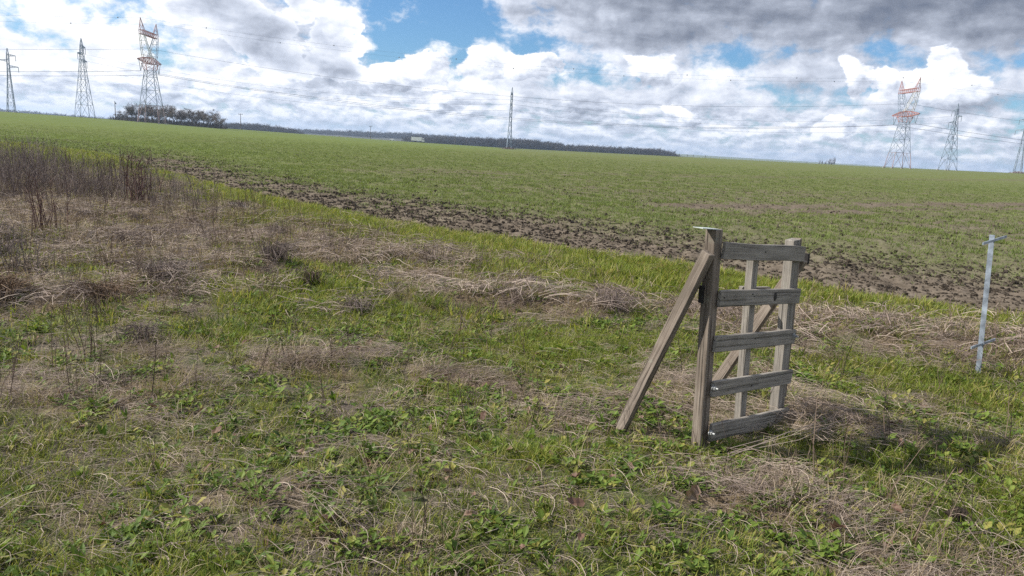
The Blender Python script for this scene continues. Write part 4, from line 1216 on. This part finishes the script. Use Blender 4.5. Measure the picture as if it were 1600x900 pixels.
# metal stake
SB = Vector((3.735, 5.67, Zg(3.735, 5.67) - .10)); ST = Vector((3.69, 5.75, 1.112))
stake = empty('metal_stake', SB); bpy.context.view_layer.update()
tag(stake, 'thin galvanised metal stake with two short cross bars in the dry grass', 'stake')
def sp_(mb, name): 
    o = mb.build(name, GALV); o.parent = stake; o.matrix_parent_inverse = stake.matrix_world.inverted(); return o
ax = (ST - SB).normalized(); q1 = Vector((.75, -.66, 0)); q1 = (q1 - ax * q1.dot(ax)).normalized(); q2 = ax.cross(q1)
mb = MB(); L = (ST - SB).length
prof = [(0, 0), (.036, 0), (.036, .004), (.004, .004), (.004, .036), (0, .036)]
V = [SB + ax * z_ + q1 * (a - .012) + q2 * (b_ - .012) for z_ in (0, L) for a, b_ in prof]
mb.add(V, [tuple(range(5, -1, -1)), tuple(range(6, 12))] + [(i, (i + 1) % 6, 6 + (i + 1) % 6, 6 + i) for i in range(6)], .5); sp_(mb, 'upright')
for a, b_ in (((3.553, 5.65, 1.056), (3.934, 5.95, 1.101)), ((3.578, 5.60, .250), (3.965, 5.90, .266))):
    a, b_ = Vector(a), Vector(b_); d_ = (b_ - a).normalized(); e_ = d_.cross(Vector((0, 0, 1))).normalized()
    mb = MB(); mb.box((a + b_) / 2 + e_ * .030 - d_ * .055, ((b_ - a).length * .92, .008, .020), Matrix((d_, e_, e_.cross(d_))).transposed()); sp_(mb, 'cross_bar')


# shrubs and tussocks one can point at
def shrub(name, x, y, mb, mat, label, cat, group=None, rz=0, part=None):
    r = empty(name, (x, y, Zg(x, y)), rz); tag(r, label, cat, group)
    for nm, m2, mt in part or (('stems' if mat not in (LUSH, GREEN) else 'blades', mb, mat),):
        o = m2.build(nm, mt); o.parent = r; o['kind'] = 'stuff'
    return r


REDST = veg_mat('reddish_stems', [(0.0, (.08, .048, .042)), (.5, (.16, .10, .086)), (1.0, (.26, .185, .155))], .05, rough=.8)
shrub('dead_shrub', -6.55, 12.8, stalks(701, 26, .95, .13, .0085, .17, 8, .22), REDST, 'tall reddish dead shrub of upright stems in the left meadow', 'shrub', 'dead shrubs')
shrub('dead_shrub', -6.2, 9.7, stalks(702, 16, .70, .10, .0075, .16, 7, .16), REDST, 'reddish dead shrub with few bare stems near the left edge', 'shrub', 'dead shrubs')
shrub('dead_shrub', -6.75, 15.0, stalks(703, 44, .62, .32, .006, .14, 6, .14), THICK, 'low dense dead shrub beside the bright green verge', 'shrub', 'dead shrubs')
shrub('dead_shrub', -5.05, 7.2, stalks(704, 30, .55, .14, .0055, .2, 7, .14), THICK, 'dark dead shrub cut by the left edge of the view', 'shrub', 'dead shrubs')
shrub('bramble_bush', -3.35, 6.95, bush(711, 230, .30, .20), THICK, 'low tangled purple-brown bush left of the green clump', 'bush', 'tangled dead bushes')
shrub('bramble_bush', -2.7, 8.25, bush(712, 220, .24, .22), THICK, 'rounded mauve tangled bush behind the green hollow', 'bush', 'tangled dead bushes')
shrub('bramble_bush', -1.4, 6.55, bush(713, 130, .16, .15), THICK, 'small grey-brown tangle in the middle green', 'bush', 'tangled dead bushes')
shrub('bracken_clump', -4.35, 6.05, bush(714, 260, .26, .20, .0032), RUST, 'rusty brown clump at the left edge', 'bush', 'rusty clumps')
shrub('bracken_clump', -3.55, 6.25, bush(715, 200, .26, .15, .0030), RUST, 'rusty brown clump right of the edge clump', 'bush', 'rusty clumps')
tf = tuft(721, 150, (.10, .26), .10, .005, (.1, 1.0), (.4, 1.6), (.1, .7)); tf2 = bush(722, 120, .12, .13, .003)
shrub('grass_tussock', -2.02, 7.35, None, None, 'dark hollow tussock of brown grass with green blades on top', 'tussock', None, 0, (('green_blades', tuft(723, 60, (.10, .22), .08, .006, (.1, .8), (.3, 1.1), (.2, .7)), LUSH), ('brown_blades', tf2, STALK)))
shrub('grass_tussock', -2.2, 5.52, tuft(724, 260, (.09, .22), .24, .0052, (.1, .9), (.3, 1.2), (.0, .4)), LUSH, 'wide dark green grass clump left of the middle', 'tussock')
shrub('grass_tussock', -.76, 6.95, tuft(725, 130, (.08, .20), .11, .006, (.1, .8), (.2, 1.0), (.0, .35)), LUSH, 'small dark green clump at the foot of the dry heap', 'tussock')
shrub('grass_tussock', .13, 3.47, tuft(726, 300, (.05, .13), .11, .0034, (.1, 1.0), (.3, 1.2), (.45, 1.0)), GREEN, 'yellowish green tussock left of the frame in the foreground', 'tussock')
shrub('grass_tussock', -1.27, 2.48, tuft(727, 420, (.06, .13), .16, .0032, (.05, .7), (.2, 1.0), (.2, .7)), LUSH, 'bright green tussock at the bottom left', 'tussock')
shrub('dark_bush', -12.7, 24.6, tuft(728, 300, (.15, .40), .28, .03, (.1, 1.2), (.2, .8), (.0, .3)), LUSH, 'single small dark green bush on the bright verge', 'bush')
def big_leaf(x, y, s_, seed, lab, mat, tilt):
    o = litter(seed).build('fallen_leaf', mat); o.location = (x, y, Zg(x, y) + .045); o.scale = (s_, s_, s_); o.rotation_euler = tilt
    return tag(o, lab, 'leaf', 'single large fallen leaves')
big_leaf(.32, 2.93, .085, 5, 'large curled reddish-brown fallen leaf in the front weeds', LITTER, (.3, .2, .4))
big_leaf(.885, 3.17, .085, 9, 'pale tan dry leaf standing upright left of the straw heap', LITTER, (1.2, -1.0, .3))
big_leaf(1.47, 2.95, .075, 4, 'reddish dry leaf in the grass below the straw heap', LITTER, (.4, .5, 2.0))
mb = clod(61, .6); o = mb.build('stone', CLOD); o.location = (2.13, 3.2, Zg(2.13, 3.2) + .05); o.scale = (.045, .035, .04); tag(o, 'small dark stone in the grass at the lower right', 'stone')
mb = MB(); g = np.random.default_rng(5)
for i in range(4):
    a, b_ = np.array([1.15, 3.55, .10]) + g.normal(0, .02, 3), np.array([1.95, 4.02, .17]) + g.normal(0, .04, 3)
    stem(mb, g, a, b_, .0022, .45, 2, .1)
tag(mb.build('straw_bundle', THATCH), 'bundle of long pale stems slanting before the frame', 'straw')
# wet track between verge and thicket
m_, n, out = new_mat('wet_mud'); pos = n.node('ShaderNodeNewGeometry').outputs['Position']
b = principled(n, n.ramp(n.noise(pos, 3, 4, .6), [(.35, (.16, .15, .14)), (.65, (.30, .29, .28))]), .12, .5); n.t.links.new(b.outputs[0], out.inputs[0])
mb = MB(); K = 28; P = []
for i in range(K):
    a = i * 6.283 / K; rr = 1 + .25 * math.sin(3 * a + 1) + .12 * math.sin(7 * a)
    u, v = .62 * rr * math.cos(a), .10 * rr * math.sin(a); x, y = -5.35 + .65 * u + .75 * v, 14.3 - .75 * u + .65 * v
    P.append((x, y, Zg(-5.35, 14.3) + .09))
mb.add(P + [(-5.35, 14.3, Zg(-5.35, 14.3) + .092)], [(i, (i + 1) % K, K) for i in range(K)], .5); tag(mb.build('puddle', m_), 'narrow pale puddle beside the green verge', kind='structure')
